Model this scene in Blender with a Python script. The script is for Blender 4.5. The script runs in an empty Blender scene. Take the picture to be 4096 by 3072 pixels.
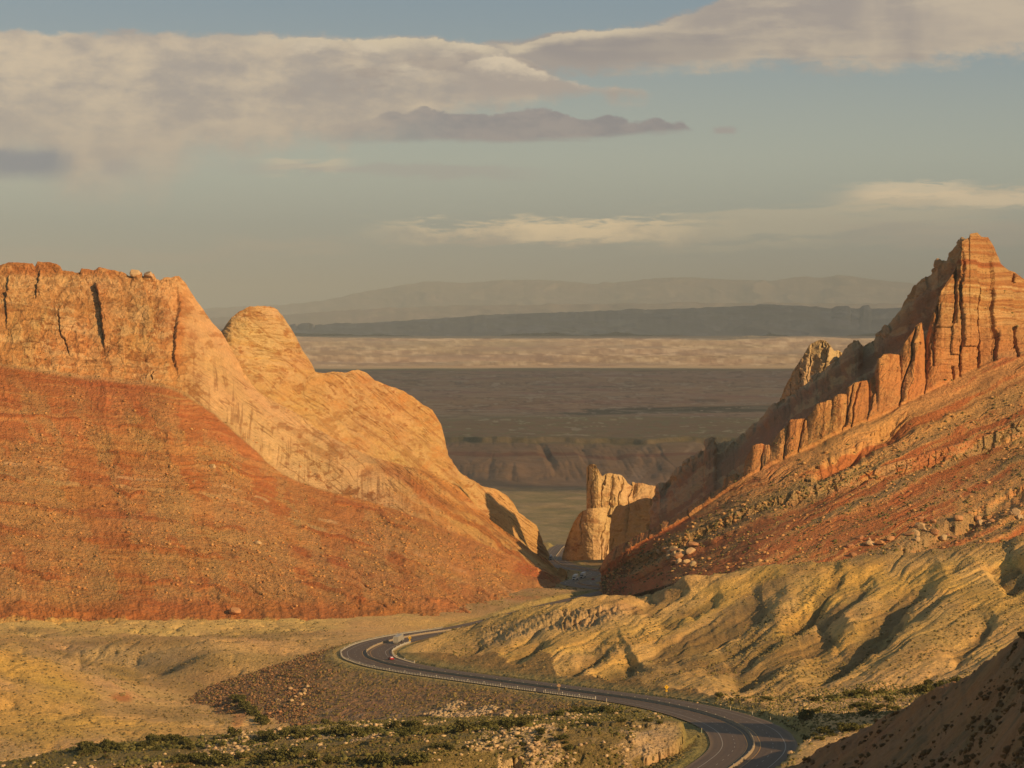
import bpy, math, random
import numpy as np
random.seed(7)
RNG = np.random.default_rng(11)
SC = bpy.context.scene
COL = SC.collection

# ------------------------------------------------------------------ camera
F = 12100.0      # focal length in photograph pixels (4096 wide)
CX = 2048.0
HY = 1250.0      # row of the eye-level horizon
cam = bpy.data.cameras.new('camera')
camo = bpy.data.objects.new('camera', cam)
COL.objects.link(camo)
cam.sensor_width = 36.0
cam.lens = 36.0 * F / 4096.0
cam.shift_y = -(1536.0 - HY) / 4096.0
cam.clip_start = 5.0
cam.clip_end = 400000.0
camo.location = (0, 0, 0)
camo.rotation_euler = (math.radians(90), 0, 0)
SC.camera = camo

# ------------------------------------------------------------------ light
SUN_EL = 22.0
SUN_AZ = 126.0          # clockwise from the viewing direction (+Y)
sdir = (math.sin(math.radians(SUN_AZ)) * math.cos(math.radians(SUN_EL)),
        math.cos(math.radians(SUN_AZ)) * math.cos(math.radians(SUN_EL)),
        math.sin(math.radians(SUN_EL)))
sun = bpy.data.lights.new('sun', 'SUN')
sun.energy = 4.9
sun.angle = math.radians(0.5)
sun.color = (1.0, 0.63, 0.29)
suno = bpy.data.objects.new('sun', sun)
COL.objects.link(suno)
suno.location = (600, -600, 500)
from mathutils import Vector, Matrix
suno.rotation_euler = Vector(sdir).to_track_quat('Z', 'Y').to_euler()
SC.view_settings.view_transform = 'Standard'
SC.view_settings.look = 'None'
SC.view_settings.gamma = 1.0
SC.view_settings.exposure = 0.0
SC.cycles.volume_bounces = 0
SC.cycles.max_bounces = 6
SC.cycles.diffuse_bounces = 2
SC.cycles.transparent_max_bounces = 8


class NT:
    """small helper that writes node trees as expressions"""
    def __init__(s, tree):
        s.t = tree; s.n = tree.nodes; s.l = tree.links
    def node(s, typ, **kw):
        nd = s.n.new(typ)
        for k, v in kw.items():
            setattr(nd, k, v)
        return nd
    def put(s, sock, v):
        if v is None: return
        if isinstance(v, E): v = v.s
        if isinstance(v, bpy.types.NodeSocket): s.l.new(v, sock)
        elif isinstance(v, (tuple, list)):
            v = tuple(v)
            if len(sock.default_value) == 4 and len(v) == 3: v = v + (1,)
            sock.default_value = v
        else: sock.default_value = v
    def math(s, op, a, b=None, c=None, clamp=False):
        nd = s.node('ShaderNodeMath', operation=op, use_clamp=clamp)
        s.put(nd.inputs[0], a)
        if b is not None: s.put(nd.inputs[1], b)
        if c is not None: s.put(nd.inputs[2], c)
        return E(s, nd.outputs[0])
    def smooth(s, x, a, b, lo=0.0, hi=1.0):
        nd = s.node('ShaderNodeMapRange', interpolation_type='SMOOTHSTEP')
        s.put(nd.inputs[0], x); s.put(nd.inputs[1], a); s.put(nd.inputs[2], b)
        s.put(nd.inputs[3], lo); s.put(nd.inputs[4], hi)
        return E(s, nd.outputs[0])
    def mix(s, f, a, b, mode='MIX'):
        nd = s.node('ShaderNodeMix', data_type='RGBA', blend_type=mode)
        s.put(nd.inputs[0], f); s.put(nd.inputs[6], a); s.put(nd.inputs[7], b)
        return E(s, nd.outputs[2])
    def noise(s, vec, scale, detail=4, rough=0.55, dist=0.0, col=False):
        nd = s.node('ShaderNodeTexNoise')
        s.put(nd.inputs['Vector'], vec); nd.inputs['Scale'].default_value = scale
        nd.inputs['Detail'].default_value = detail; nd.inputs['Roughness'].default_value = rough
        nd.inputs['Distortion'].default_value = dist
        return E(s, nd.outputs[1 if col else 0])
    def voro(s, vec, scale, feature='F1', out=0):
        nd = s.node('ShaderNodeTexVoronoi', feature=feature)
        s.put(nd.inputs['Vector'], vec); nd.inputs['Scale'].default_value = scale
        return E(s, nd.outputs[out])
    def comb(s, x, y, z=0.0):
        nd = s.node('ShaderNodeCombineXYZ')
        s.put(nd.inputs[0], x); s.put(nd.inputs[1], y); s.put(nd.inputs[2], z)
        return E(s, nd.outputs[0])
    def sep(s, v):
        nd = s.node('ShaderNodeSeparateXYZ'); s.put(nd.inputs[0], v)
        return [E(s, o) for o in nd.outputs]
    def vmul(s, v, m):
        nd = s.node('ShaderNodeVectorMath', operation='MULTIPLY'); s.put(nd.inputs[0], v); s.put(nd.inputs[1], m)
        return E(s, nd.outputs[0])
    def curve(s, x, pts, x0, x1, y0, y1):
        nd = s.node('ShaderNodeFloatCurve')
        cm = nd.mapping; cu = cm.curves[0]
        cm.use_clip = False
        P = [((a - x0) / (x1 - x0), (b - y0) / (y1 - y0)) for a, b in pts]
        cu.points[0].location = P[0]; cu.points[1].location = P[-1]
        for p in P[1:-1]: cu.points.new(*p)
        cm.update()
        xn = (x - x0) * (1.0 / (x1 - x0))
        s.put(nd.inputs[1], xn)
        return E(s, nd.outputs[0]) * (y1 - y0) + y0


class E:
    def __init__(s, nt, sock): s.nt = nt; s.s = sock
    def __add__(s, o): return s.nt.math('ADD', s, o)
    __radd__ = __add__
    def __sub__(s, o): return s.nt.math('SUBTRACT', s, o)
    def __rsub__(s, o): return s.nt.math('SUBTRACT', o, s)
    def __mul__(s, o): return s.nt.math('MULTIPLY', s, o)
    __rmul__ = __mul__
    def __truediv__(s, o): return s.nt.math('DIVIDE', s, o)


def srgb(r, g, b):
    f = lambda c: ((c / 255.0 + 0.055) / 1.055) ** 2.4 if c > 10 else c / 255.0 / 12.92
    return (f(r), f(g), f(b))


# ------------------------------------------------------------------ world: sky and clouds
world = bpy.data.worlds.new('World')
SC.world = world
world.use_nodes = True
wt = world.node_tree
wt.nodes.clear()
n = NT(wt)
SKY = n.node('ShaderNodeTexSky', sky_type='NISHITA', sun_disc=False)
SKY.sun_elevation = math.radians(SUN_EL)
SKY.sun_rotation = math.radians(SUN_AZ)
SKY.altitude = 1600; SKY.air_density = 1.0; SKY.dust_density = 2.2; SKY.ozone_density = 1.0
SKY_STRENGTH = 0.06
tc = n.node('ShaderNodeTexCoord')
dx, dy, dz = n.sep(tc.outputs['Generated'])
dyc = n.math('MAXIMUM', dy, 0.15)
# direction measured on a plane one unit ahead (in units of 1000 photograph pixels)
X = (dx / dyc) * 12.1 + 2.048
Y = (dz / dyc) * (-12.1) + 1.25
front = n.smooth(dy, 0.2, 0.5)
K = 1.0 / SKY_STRENGTH
def kc(r, g, b, m=1.0):
    return tuple(c * K * m * 1.36 for c in srgb(r, g, b))
tint = n.mix(1.0, E(n, SKY.outputs[0]), (0.82, 0.78, 0.62), 'MULTIPLY')
# the warm dusty air low over the desert
g1 = n.smooth(Y, -0.1, 0.75)
g2 = n.smooth(Y, 0.55, 1.15)
base = n.mix(g1, kc(122, 140, 152), kc(159, 165, 153))
base = n.mix(g2, base, kc(154, 154, 142))
skyc = n.mix(front * 0.85, tint, base)
P2 = n.comb(X, Y, 0.0)
Pw = n.comb(X * 1.0, Y * 2.6, 0.3)
Pf = n.comb(X * 1.0, Y * 1.7, 2.3)
nA = n.noise(Pw, 2.2, 6, 0.55) - 0.5
nB = n.noise(Pf, 9.0, 8, 0.68) - 0.5
nH = n.noise(n.comb(X * 1.0, Y * 2.0, 4.4), 3.4, 9, 0.68) - 0.5
nC = n.noise(n.comb(X * 1.0, Y * 7.0, 5.1), 2.6, 6, 0.6, 0.6) - 0.5      # streaks
nV = n.noise(n.comb(X * 3.2 + Y * 0.5, Y * 0.8, 9.1), 1.7, 4, 0.5) - 0.5    # virga curtains
puff = n.voro(n.comb(X * 1.0 + nB * 0.12, Y * 1.3 + nA * 0.05, 0.5), 9.0, 'SMOOTH_F1') - 0.4
CREAM = kc(196, 180, 154); MAUVE = kc(150, 139, 131); BEIGE = kc(176, 161, 142); DARK = kc(128, 123, 124)
def layer(sky, top, bot, st, sb, col, wob_t, wob_b, op=1.0):
    T = n.curve(X, top, -1.0, 5.0, -1.0, 1.0) + wob_t
    B = n.curve(X, bot, -1.0, 5.0, -1.0, 1.0) + wob_b
    m1 = n.smooth(Y - T, st * -0.5, st * 0.5) if not isinstance(st, E) else n.smooth((Y - T) / st, -0.5, 0.5)
    m2 = n.smooth(B - Y, sb * -0.5, sb * 0.5) if not isinstance(sb, E) else n.smooth((B - Y) / sb, -0.5, 0.5)
    m = m1 * m2
    if op is not None: m = m * op
    return n.mix(m * front, sky, col), m, T
# high right bank
bcol = n.mix(n.smooth(nA + nC * 0.6 + nH * 0.6, -0.16, 0.2), MAUVE, BEIGE)
s1, m, T = layer(skyc, [(-1, .5), (1.6, .30), (1.9, .19), (2.1, .16), (2.3, .12), (2.6, .10), (2.74, .055), (2.89, .0), (3.05, -.1), (5, -.2)],
              [(-1, .5), (1.6, .30), (1.9, .24), (2.2, .30), (2.45, .285), (2.8, .27), (3.1, .25), (3.4, .27), (3.6, .26), (3.9, .22), (4.2, .20), (5, .18)],
              0.03, 0.09, bcol, nC * 0.06 + nB * 0.07, nB * 0.18 + nC * 0.08, 0.92)
Te = (Y - T)
s1 = n.mix(n.smooth(Te + nC * 0.05, 0.0, 0.012) * n.smooth(Te + nC * 0.09, 0.055, 0.02) * front * n.smooth(X, 2.9, 2.4) * n.smooth(X, 1.9, 2.1) * 0.85, s1, CREAM)
s1 = n.mix(n.smooth(n.noise(n.comb(X * 2.0, Y * .8, 3.3), 1.9, 3) + (X - 3.3) * 0.35, 0.45, 0.75) * front * m * 0.5, s1, kc(188, 172, 150))
s1, m, T = layer(s1, [(-1, .17), (2.3, .17), (2.45, .15), (2.7, .14), (2.85, .16), (3.0, .2), (5, .5)], [(-1, .1), (2.0, .16), (2.3, .25), (2.6, .235), (2.9, .22), (3, .19), (5, .1)],
              0.05, 0.06, DARK, nC * 0.1, nC * 0.08, 0.5)
# big left bank with rain curtains below
m_soft = n.smooth(X, 0.4, 1.3, 0.30, 0.12)
lcol = n.mix(n.smooth(nH + nA * 0.7 + nV * 0.25, -0.2, 0.24), kc(150, 141, 134), kc(190, 172, 148))
lcol = n.mix(n.smooth(Y, 0.35, 0.62) * 0.5, lcol, kc(160, 147, 134))
s2, mL, T = layer(s1, [(-1, .13), (0, .122), (.3, .128), (.8, .14), (1.2, .142), (1.5, .15), (1.7, .148), (1.85, .17), (2.05, .22), (2.3, .34), (2.5, .36), (5, .5)],
               [(-1, .74), (0, .64), (.35, .73), (.6, .70), (.8, .64), (1.1, .585), (1.5, .545), (1.9, .43), (2.1, .39), (2.3, .37), (2.5, .35), (5, .2)],
               0.03, m_soft, lcol, nB * 0.08 + nH * 0.05 + nA * 0.05, nV * 0.22 + nB * 0.14 + nH * .08, 0.96)
Te = (Y - T)
crest = n.smooth(Te, 0.0, 0.012) * n.smooth(Te + nB * 0.16 + nH * 0.16, 0.07, 0.0)
s2 = n.mix(crest * n.smooth(X, 0.6, 1.5) * n.smooth(X, 2.1, 1.9) * front * 0.9, s2, CREAM)
# puffs with shaded undersides inside the bank
pf = n.smooth(n.noise(n.comb(X * 1.2, Y * 3.0, 7.7), 3.0, 6, 0.6), 0.5, 0.66)
zone = n.smooth(Y, 0.13, 0.2) * n.smooth(Y, 0.34, 0.24) * n.smooth(X, 0.9, 1.3) * n.smooth(X, 2.35, 2.05)
s2 = n.mix(pf * zone * mL * front * 0.8, s2, kc(198, 182, 158))
pd = n.smooth(n.noise(n.comb(X * 1.1, Y * 3.4, 1.7), 2.6, 6, 0.6), 0.5, 0.62)
zone2 = n.smooth(Y, 0.17, 0.25) * n.smooth(Y, 0.46, 0.36) * n.smooth(X, 0.9, 1.5)
s2 = n.mix(pd * zone2 * mL * front * 0.7, s2, kc(146, 135, 128))
# bright tongue and lens
s2, m, T = layer(s2, [(-1, .4), (1.7, .31), (1.85, .262), (2.0, .225), (2.1, .262), (2.2, .30), (2.3, .335), (2.5, .36), (5, .5)],
              [(-1, .3), (1.7, .32), (1.85, .40), (2.05, .39), (2.3, .375), (2.5, .352), (5, .3)],
              0.016, 0.05, n.mix(n.smooth(Y + nH * 0.16 + nB * 0.1 - (X - 2.0) * 0.16, 0.245, 0.31), kc(202, 185, 160), kc(156, 145, 136)), nB * 0.07 + nC * .03, nB * 0.05, n.smooth(X, 1.75, 2.0) * 0.88)
# dark lens shaped cloud
s3, m, T = layer(s2, [(-1, .5), (1.3, .50), (1.55, .46), (1.75, .445), (1.95, .45), (2.15, .44), (2.3, .465), (2.5, .485), (2.65, .495), (2.78, .515), (2.86, .54), (5, .6)],
              [(-1, .54), (1.3, .57), (1.6, .565), (1.9, .565), (2.2, .56), (2.5, .545), (2.65, .53), (2.8, .515), (2.9, .50), (5, .4)],
              0.014, 0.03, n.mix(n.smooth(nH + nB * 0.5, -0.15, 0.15), kc(124, 121, 124), kc(142, 134, 131)), puff * 0.05 + nB * 0.07, nC * 0.03 + nB * .03,
              n.smooth(X, 1.1, 1.9) * 0.95)
# blue grey shade at the left under the bank
s3 = n.mix(n.smooth(Y + nB * 0.05, 0.57, 0.63) * n.smooth(Y + nB * 0.05, 0.74, 0.66) * n.smooth(X + nV * 0.5, 0.45, 0.12) * front * 0.95, s3, kc(112, 118, 128))
s3 = n.mix(n.smooth(Y + nB * 0.05, 0.62, 0.66) * n.smooth(Y + nB * 0.05, 0.73, 0.67) * n.smooth(X, 0.6, 0.45) * n.smooth(X, 0.38, 0.44) * front * 0.5, s3, kc(134, 132, 134))
# small low streaks
def streak(sky, x0, x1, yc, h, col, op, slope=0.0, sc=1.0, seed=0.0, thr=0.42):
    nn = n.noise(n.comb(X * 1.0 * sc, (Y - X * slope) * 6.0 * sc, seed), 3.2, 7, 0.62, 0.4)
    yy = yc + (X - (x0 + x1) / 2) * slope
    d = n.math('ABSOLUTE', (Y - yy) / h)
    m = n.smooth(nn - d * 0.28, thr - 0.17, thr + 0.03) * n.smooth(X, x0, x0 + (x1 - x0) * 0.3) * n.smooth(X, x1, x1 - (x1 - x0) * 0.3)
    m = m * n.smooth(d, 1.6, 0.5)
    return n.mix(m * front * op, sky, col)
s3 = streak(s3, 1.0, 1.45, 0.66, 0.05, kc(186, 172, 148), 0.7, 0.0, 1.3, 1.0)
s3 = streak(s3, 0.8, 2.3, 0.68, 0.04, kc(150, 145, 138), 0.6, 0.02, 1.0, 4.0)
wcol = n.mix(n.smooth(nB + (0.93 - Y) * 4.0, -0.25, 0.2), kc(176, 160, 140), kc(246, 214, 166))
s3 = streak(s3, 1.35, 3.05, 0.935, 0.07, wcol, 0.75, -0.01, 2.0, 8.0, 0.40)
s3 = streak(s3, 2.0, 2.6, 0.925, 0.05, kc(240, 210, 164), 0.7, -0.02, 2.8, 2.0, 0.34)
s3 = streak(s3, 2.4, 4.3, 0.88, 0.10, kc(190, 176, 148), 0.6, -0.06, 1.0, 12.0, 0.38)
s3 = streak(s3, 3.2, 4.5, 0.79, 0.05, kc(200, 180, 150), 0.7, -0.02, 2.2, 16.0, 0.36)
s3 = streak(s3, 3.35, 3.95, 0.76, 0.035, kc(226, 200, 162), 0.6, -0.02, 3.4, 6.0, 0.3)
s3 = streak(s3, 3.7, 4.3, 0.80, 0.03, kc(218, 195, 160), 0.6, 0.02, 3.0, 26.0, 0.34)
s3 = streak(s3, 0.8, 1.5, 0.98, 0.05, kc(170, 158, 138), 0.5, 0.0, 1.2, 20.0)
s3 = streak(s3, -.2, 1.2, 1.03, 0.06, kc(164, 152, 136), 0.5, 0.0, 1.2, 23.0)
s3 = streak(s3, 3.2, 4.4, 0.93, 0.08, kc(170, 158, 140), 0.6, 0.0, 1.1, 31.0)
s3 = streak(s3, 2.84, 2.96, 0.52, 0.014, kc(146, 138, 134), 0.8, 0.0, 4.0, 33.0, 0.3)
bg = n.node('ShaderNodeBackground')
n.put(bg.inputs[0], s3); bg.inputs[1].default_value = SKY_STRENGTH
wo = n.node('ShaderNodeOutputWorld')
wt.links.new(bg.outputs[0], wo.inputs[0])
world.cycles.sampling_method = 'MANUAL'
world.cycles.sample_map_resolution = 128

# ------------------------------------------------------------------ noise in numpy
def _h(ix, iy, iz, seed):
    with np.errstate(over='ignore'):
        h = ix.astype(np.uint32) * np.uint32(374761393) + iy.astype(np.uint32) * np.uint32(668265263) \
            + iz.astype(np.uint32) * np.uint32(2246822519) + np.uint32((seed * 3266489917) & 0xffffffff)
        h ^= h >> np.uint32(13); h *= np.uint32(1274126177); h ^= h >> np.uint32(16)
        h *= np.uint32(2654435761); h ^= h >> np.uint32(15)
    return h.astype(np.float32) * np.float32(1.0 / 4294967295.0)

def vnoise(x, y, z=None, seed=1):
    """value noise, -1..1"""
    x = np.asarray(x, np.float32); y = np.asarray(y, np.float32)
    xi = np.floor(x); yi = np.floor(y)
    fx = x - xi; fy = y - yi
    fx = fx * fx * fx * (fx * (fx * 6 - 15) + 10); fy = fy * fy * fy * (fy * (fy * 6 - 15) + 10)
    xi = xi.astype(np.int64); yi = yi.astype(np.int64)
    if z is None:
        zz = np.zeros_like(xi)
        a = _h(xi, yi, zz, seed); b = _h(xi + 1, yi, zz, seed)
        c = _h(xi, yi + 1, zz, seed); d = _h(xi + 1, yi + 1, zz, seed)
        r = (a + (b - a) * fx) * (1 - fy) + (c + (d - c) * fx) * fy
        return r * 2 - 1
    z = np.asarray(z, np.float32)
    zi = np.floor(z); fz = z - zi; fz = fz * fz * (3 - 2 * fz); zi = zi.astype(np.int64)
    r = []
    for k in (0, 1):
        a = _h(xi, yi, zi + k, seed); b = _h(xi + 1, yi, zi + k, seed)
        c = _h(xi, yi + 1, zi + k, seed); d = _h(xi + 1, yi + 1, zi + k, seed)
        r.append((a + (b - a) * fx) * (1 - fy) + (c + (d - c) * fx) * fy)
    return (r[0] * (1 - fz) + r[1] * fz) * 2 - 1

def fbm(x, y, z=None, o=4, g=0.5, seed=1):
    s = 0; a = 1.0; t = 0.0
    for k in range(o):
        s = s + a * vnoise(x, y, z, seed + k * 17); t += a; a *= g
        x, y = x * 1.63 + y * 1.21 + 5.3, y * 1.63 - x * 1.21 + 1.7
        if z is not None: z = z * 2.03 + 3.1
    return s / t

def fbmA(x, y, z=None, o=4, g=0.5, seed=1):
    """like fbm but keeps the axes, so stretched noise stays stretched"""
    s = 0; a = 1.0; t = 0.0
    for k in range(o):
        s = s + a * vnoise(x, y, z, seed + k * 17); t += a; a *= g
        x = x * 2.03 + 5.3; y = y * 2.03 + 1.7
        if z is not None: z = z * 2.03 + 3.1
    return s / t

def ridge(x, y, z=None, o=4, g=0.5, seed=1, rot=True):
    s = 0; a = 1.0; t = 0.0
    for k in range(o):
        v = 1 - np.abs(vnoise(x, y, z, seed + k * 17)) * 2
        s = s + a * v; t += a; a *= g
        if rot: x, y = x * 1.63 + y * 1.21 + 5.3, y * 1.63 - x * 1.21 + 1.7
        else: x, y = x * 2.03 + 5.3, y * 2.03 + 1.7
        if z is not None: z = z * 2.03
    return s / t

def bl(x, y, seed, w=.07, o=3):
    """thin bedding or crack lines"""
    return 1 - sm(np.abs(fbmA(x, y, o=o, g=.5, seed=seed)), 0, w)

def sm(x, a, b):
    t = np.clip((x - a) / (b - a), 0, 1)
    return t * t * (3 - 2 * t)

def lerp(a, b, t):
    return a + (b - a) * t

def mixc(c, col, m):
    """blend colour array c (...,3) towards col with mask m"""
    col = np.asarray(col, np.float32)
    return c + (col - c) * m[..., None]

def edgeworth(x, y, seed=3):
    """blocky joint pattern: distance to nearest cell border and a random value per cell (2-D, cheap voronoi)"""
    xi = np.floor(x).astype(np.int64); yi = np.floor(y).astype(np.int64)
    d1 = np.full(x.shape, 9., np.float32); d2 = d1.copy(); v = np.zeros(x.shape, np.float32)
    for i in (-1, 0, 1):
        for j in (-1, 0, 1):
            cx = xi + i; cy = yi + j; zz = np.zeros_like(cx)
            px = cx + _h(cx, cy, zz, seed) - x; py = cy + _h(cx, cy, zz, seed + 1) - y
            d = np.sqrt(px * px + py * py).astype(np.float32)
            near = d < d1
            d2 = np.where(near, d1, np.minimum(d2, d))
            v = np.where(near, _h(cx, cy, zz, seed + 2), v)
            d1 = np.where(near, d, d1)
    return d2 - d1, v, d1

def joints(u, v, seed=3):
    """upright joints of irregular spacing: distance to the nearest joint, and a value per slab"""
    i = np.floor(u).astype(np.int64); zz = np.zeros_like(i); best = np.full(u.shape, 9., np.float32); idx = i.copy()
    for k in (-1, 0, 1):
        j = i + k; pos = j + .12 + .76 * _h(j, zz, zz, seed)
        blk = np.floor(v + _h(j, zz, zz, seed + 1) * 3).astype(np.int64)
        weak = _h(j, blk, zz, seed + 2) < .28
        d = np.abs(u - pos) + weak * .5
        best = np.minimum(best, d)
        if k == 0: idx = np.where(u >= pos, j, j - 1)
    blk = np.floor(v * 1.3 + _h(idx, zz, zz, seed + 4) * 3).astype(np.int64)
    return best.astype(np.float32), .6 * _h(idx, zz, zz, seed + 5) + .4 * _h(idx, blk, zz, seed + 6)

# ------------------------------------------------------------------ mesh output
def tag(o, label=None, cat=None, group=None, kind=None):
    if label: o['label'] = label
    if cat: o['category'] = cat
    if group: o['group'] = group
    if kind: o['kind'] = kind
    return o

def grid_mesh(name, P, mat, col=None, attrs=None, kind='structure', label=None, cat=None, flip=False):
    nv, nu = P.shape[:2]
    me = bpy.data.meshes.new(name)
    me.vertices.add(nv * nu)
    me.vertices.foreach_set('co', P.reshape(-1).astype(np.float32))
    idx = np.arange(nv * nu, dtype=np.int32).reshape(nv, nu)
    q = np.stack([idx[:-1, :-1], idx[1:, :-1], idx[1:, 1:], idx[:-1, 1:]], -1).reshape(-1, 4)
    if flip: q = q[:, ::-1]
    nf = len(q)
    me.loops.add(nf * 4); me.loops.foreach_set('vertex_index', np.ascontiguousarray(q).reshape(-1))
    me.polygons.add(nf)
    me.polygons.foreach_set('loop_start', np.arange(nf, dtype=np.int32) * 4)
    me.polygons.foreach_set('use_smooth', np.ones(nf, bool))
    me.update()
    if col is not None:
        a = me.color_attributes.new('Col', 'FLOAT_COLOR', 'POINT')
        c = np.ones((nv * nu, 4), np.float32); c[:, :3] = np.clip(col.reshape(-1, 3), 0.005, 0.95)
        a.data.foreach_set('color', c.reshape(-1))
    for k, v in (attrs or {}).items():
        a = me.attributes.new(k, 'FLOAT', 'POINT')
        a.data.foreach_set('value', np.ascontiguousarray(v, np.float32).reshape(-1))
    me.materials.append(mat)
    o = bpy.data.objects.new(name, me); COL.objects.link(o)
    tag(o, label, cat, None, kind)
    return o

def normals(P):
    du = np.gradient(P, axis=1); dv = np.gradient(P, axis=0)
    N = np.cross(du, dv)
    N /= np.linalg.norm(N, axis=-1, keepdims=True) + 1e-9
    N = np.where((N[..., 1:2] > 0) & (N[..., 2:3] < 0.0), -N, N)
    return N

# ------------------------------------------------------------------ rock material driven by the Col attribute
def ground_mat(name, s1=1.0, s2=0.2, amt=0.35, bump=0.6, bdist=0.6, speck=0.0, rough=0.95, stretch=(1, 1, 1)):
    m = bpy.data.materials.new(name); m.use_nodes = True
    t = m.node_tree; t.nodes.clear(); q = NT(t)
    at = q.node('ShaderNodeAttribute', attribute_name='Col')
    geo = q.node('ShaderNodeNewGeometry')
    pos = q.vmul(E(q, geo.outputs['Position']), stretch)
    n1 = q.noise(pos, s1, 5, 0.62)
    n2 = q.noise(pos, s2, 4, 0.6)
    f = (n1 - 0.5) * amt * 2 + (n2 - 0.5) * amt + 1.0
    c = q.mix(1.0, E(q, at.outputs['Color']), q.comb(f, f, f), 'MULTIPLY')
    hue = q.noise(pos, s2 * 0.37, 3, 0.5, col=True)
    c = q.mix(0.12, c, q.mix(1.0, c, hue, 'OVERLAY'))
    h = n1
    if speck > 0:
        v = q.voro(pos, s1 * 1.7, 'F1', 0)
        vc = q.voro(pos, s1 * 1.7, 'F1', 1)
        r = q.sep(vc)[0]
        rocks = q.smooth(v, 0.42, 0.28) * q.smooth(r, 0.62, 0.7)
        bush = q.smooth(v, 0.40, 0.25) * q.smooth(r, 0.2, 0.13)
        vis = E(q, q.node('ShaderNodeAttribute', attribute_name='deb').outputs['Fac'])
        c = q.mix(rocks * vis * speck, c, (0.52, 0.38, 0.24))
        veg = E(q, q.node('ShaderNodeAttribute', attribute_name='veg').outputs['Fac'])
        c = q.mix(bush * veg * 0.8, c, (0.11, 0.105, 0.04))
        h = n1 + (rocks * vis + bush * veg) * 0.6
    bs = q.node('ShaderNodeBump'); bs.inputs['Strength'].default_value = bump; bs.inputs['Distance'].default_value = bdist
    q.put(bs.inputs['Height'], h)
    p = q.node('ShaderNodeBsdfPrincipled')
    q.put(p.inputs['Base Color'], c); p.inputs['Roughness'].default_value = rough
    p.inputs['Specular IOR Level'].default_value = 0.15
    t.links.new(bs.outputs[0], p.inputs['Normal'])
    o = q.node('ShaderNodeOutputMaterial'); t.links.new(p.outputs[0], o.inputs[0])
    return m

def plain(name, col, rough=0.6, metal=0.0, var=0.0, scale=3.0, emit=None):
    m = bpy.data.materials.new(name); m.use_nodes = True
    t = m.node_tree; t.nodes.clear(); q = NT(t)
    p = q.node('ShaderNodeBsdfPrincipled')
    p.inputs['Roughness'].default_value = rough; p.inputs['Metallic'].default_value = metal
    geo = q.node('ShaderNodeNewGeometry')
    nn = q.noise(E(q, geo.outputs['Position']), scale, 4, 0.6)
    f = (nn - 0.5) * (2 * max(var, 0.08)) + 1.0
    q.put(p.inputs['Base Color'], q.mix(1.0, tuple(col) + (1,), q.comb(f, f, f), 'MULTIPLY'))
    o = q.node('ShaderNodeOutputMaterial'); t.links.new(p.outputs[0], o.inputs[0])
    return m

# ------------------------------------------------------------------ the road's centre line (median barrier)
road_ctrl = [  # photograph column, row, distance
    (2560, 3260, 700), (2760, 3175, 765), (2885, 3105, 815), (2960, 3052, 848), (3002, 3012, 872), (3016, 2986, 892), (3012, 2962, 910), (2996, 2934, 935), (2975, 2917, 952),
    (2950, 2902, 967), (2917, 2887, 986), (2876, 2873, 1005), (2790, 2846, 1043), (2679, 2823, 1090),
    (2557, 2800, 1132), (2358, 2773, 1188), (2102, 2739, 1256), (1870, 2708, 1322), (1669, 2680, 1380), (1556, 2658, 1414),
    (1506, 2643, 1434), (1475, 2628, 1450), (1465, 2607, 1478), (1473, 2599.5, 1492), (1498, 2586, 1520), (1535, 2571.5, 1552), (1608, 2553, 1606), (1693, 2537, 1668),
    (1783, 2525, 1745), (1900, 2505, 1830), (2050, 2470, 1930), (2220, 2425, 2020), (2400, 2382, 2095), (2480, 2358, 2135), (2394, 2349, 2155), (2343, 2342, 2172), (2316, 2335, 2190), (2311, 2330, 2205), (2325, 2324, 2225),
    (2365, 2314, 2275), (2405, 2300, 2340), (2412, 2292, 2385), (2385, 2284, 2430), (2310, 2274, 2500), (2252, 2262, 2590), (2222, 2246, 2740), (2220, 2232, 2890), (2236, 2210, 3120), (2250, 2192, 3300), (2270, 2180, 3460)]
def catmull(P, n):
    P = np.array(P, float); out = []
    for i in range(len(P) - 1):
        p0 = P[max(i - 1, 0)]; p1 = P[i]; p2 = P[i + 1]; p3 = P[min(i + 2, len(P) - 1)]
        for k in range(n):
            t = k / n
            out.append(0.5 * ((2 * p1) + (-p0 + p2) * t + (2 * p0 - 5 * p1 + 4 * p2 - p3) * t * t + (-p0 + 3 * p1 - 3 * p2 + p3) * t ** 3))
    out.append(P[-1]); return np.array(out)
rc = np.array([((a - CX) * d / F, d, -(b - HY) * d / F) for a, b, d in road_ctrl])
rc = catmull(rc, 12)
def resample(P, step):
    L = np.concatenate([[0], np.cumsum(np.linalg.norm(np.diff(P[:, :2], axis=0), axis=1))])
    s = np.arange(0, L[-1], step)
    return np.stack([np.interp(s, L, P[:, k]) for k in range(3)], 1), s
RC, RS = resample(rc, 2.0)
def boxf(a, k):
    w = np.ones(k) / k; p = np.pad(a, (k // 2, k // 2), mode='edge')
    return np.convolve(p, w, 'same')[k // 2: k // 2 + len(a)]
for _ in range(2):
    RC[:, 0] = boxf(RC[:, 0], 5); RC[:, 1] = boxf(RC[:, 1], 5)
    RC[:, 2] = boxf(RC[:, 2], 25)
RT = np.gradient(RC[:, :2], axis=0); RT /= np.linalg.norm(RT, axis=1, keepdims=True)
RN = np.stack([RT[:, 1], -RT[:, 0]], 1)       # to the right of travel away from the viewer
for _ in range(3):
    RN[:, 0] = boxf(RN[:, 0], 7); RN[:, 1] = boxf(RN[:, 1], 7)
RN /= np.linalg.norm(RN, axis=1, keepdims=True)
def road_pt(off, dz=0.0, a=0, b=None):
    P = RC[a:b].copy(); P[:, 0] += RN[a:b, 0] * off; P[:, 1] += RN[a:b, 1] * off; P[:, 2] += dz
    return P

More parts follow.
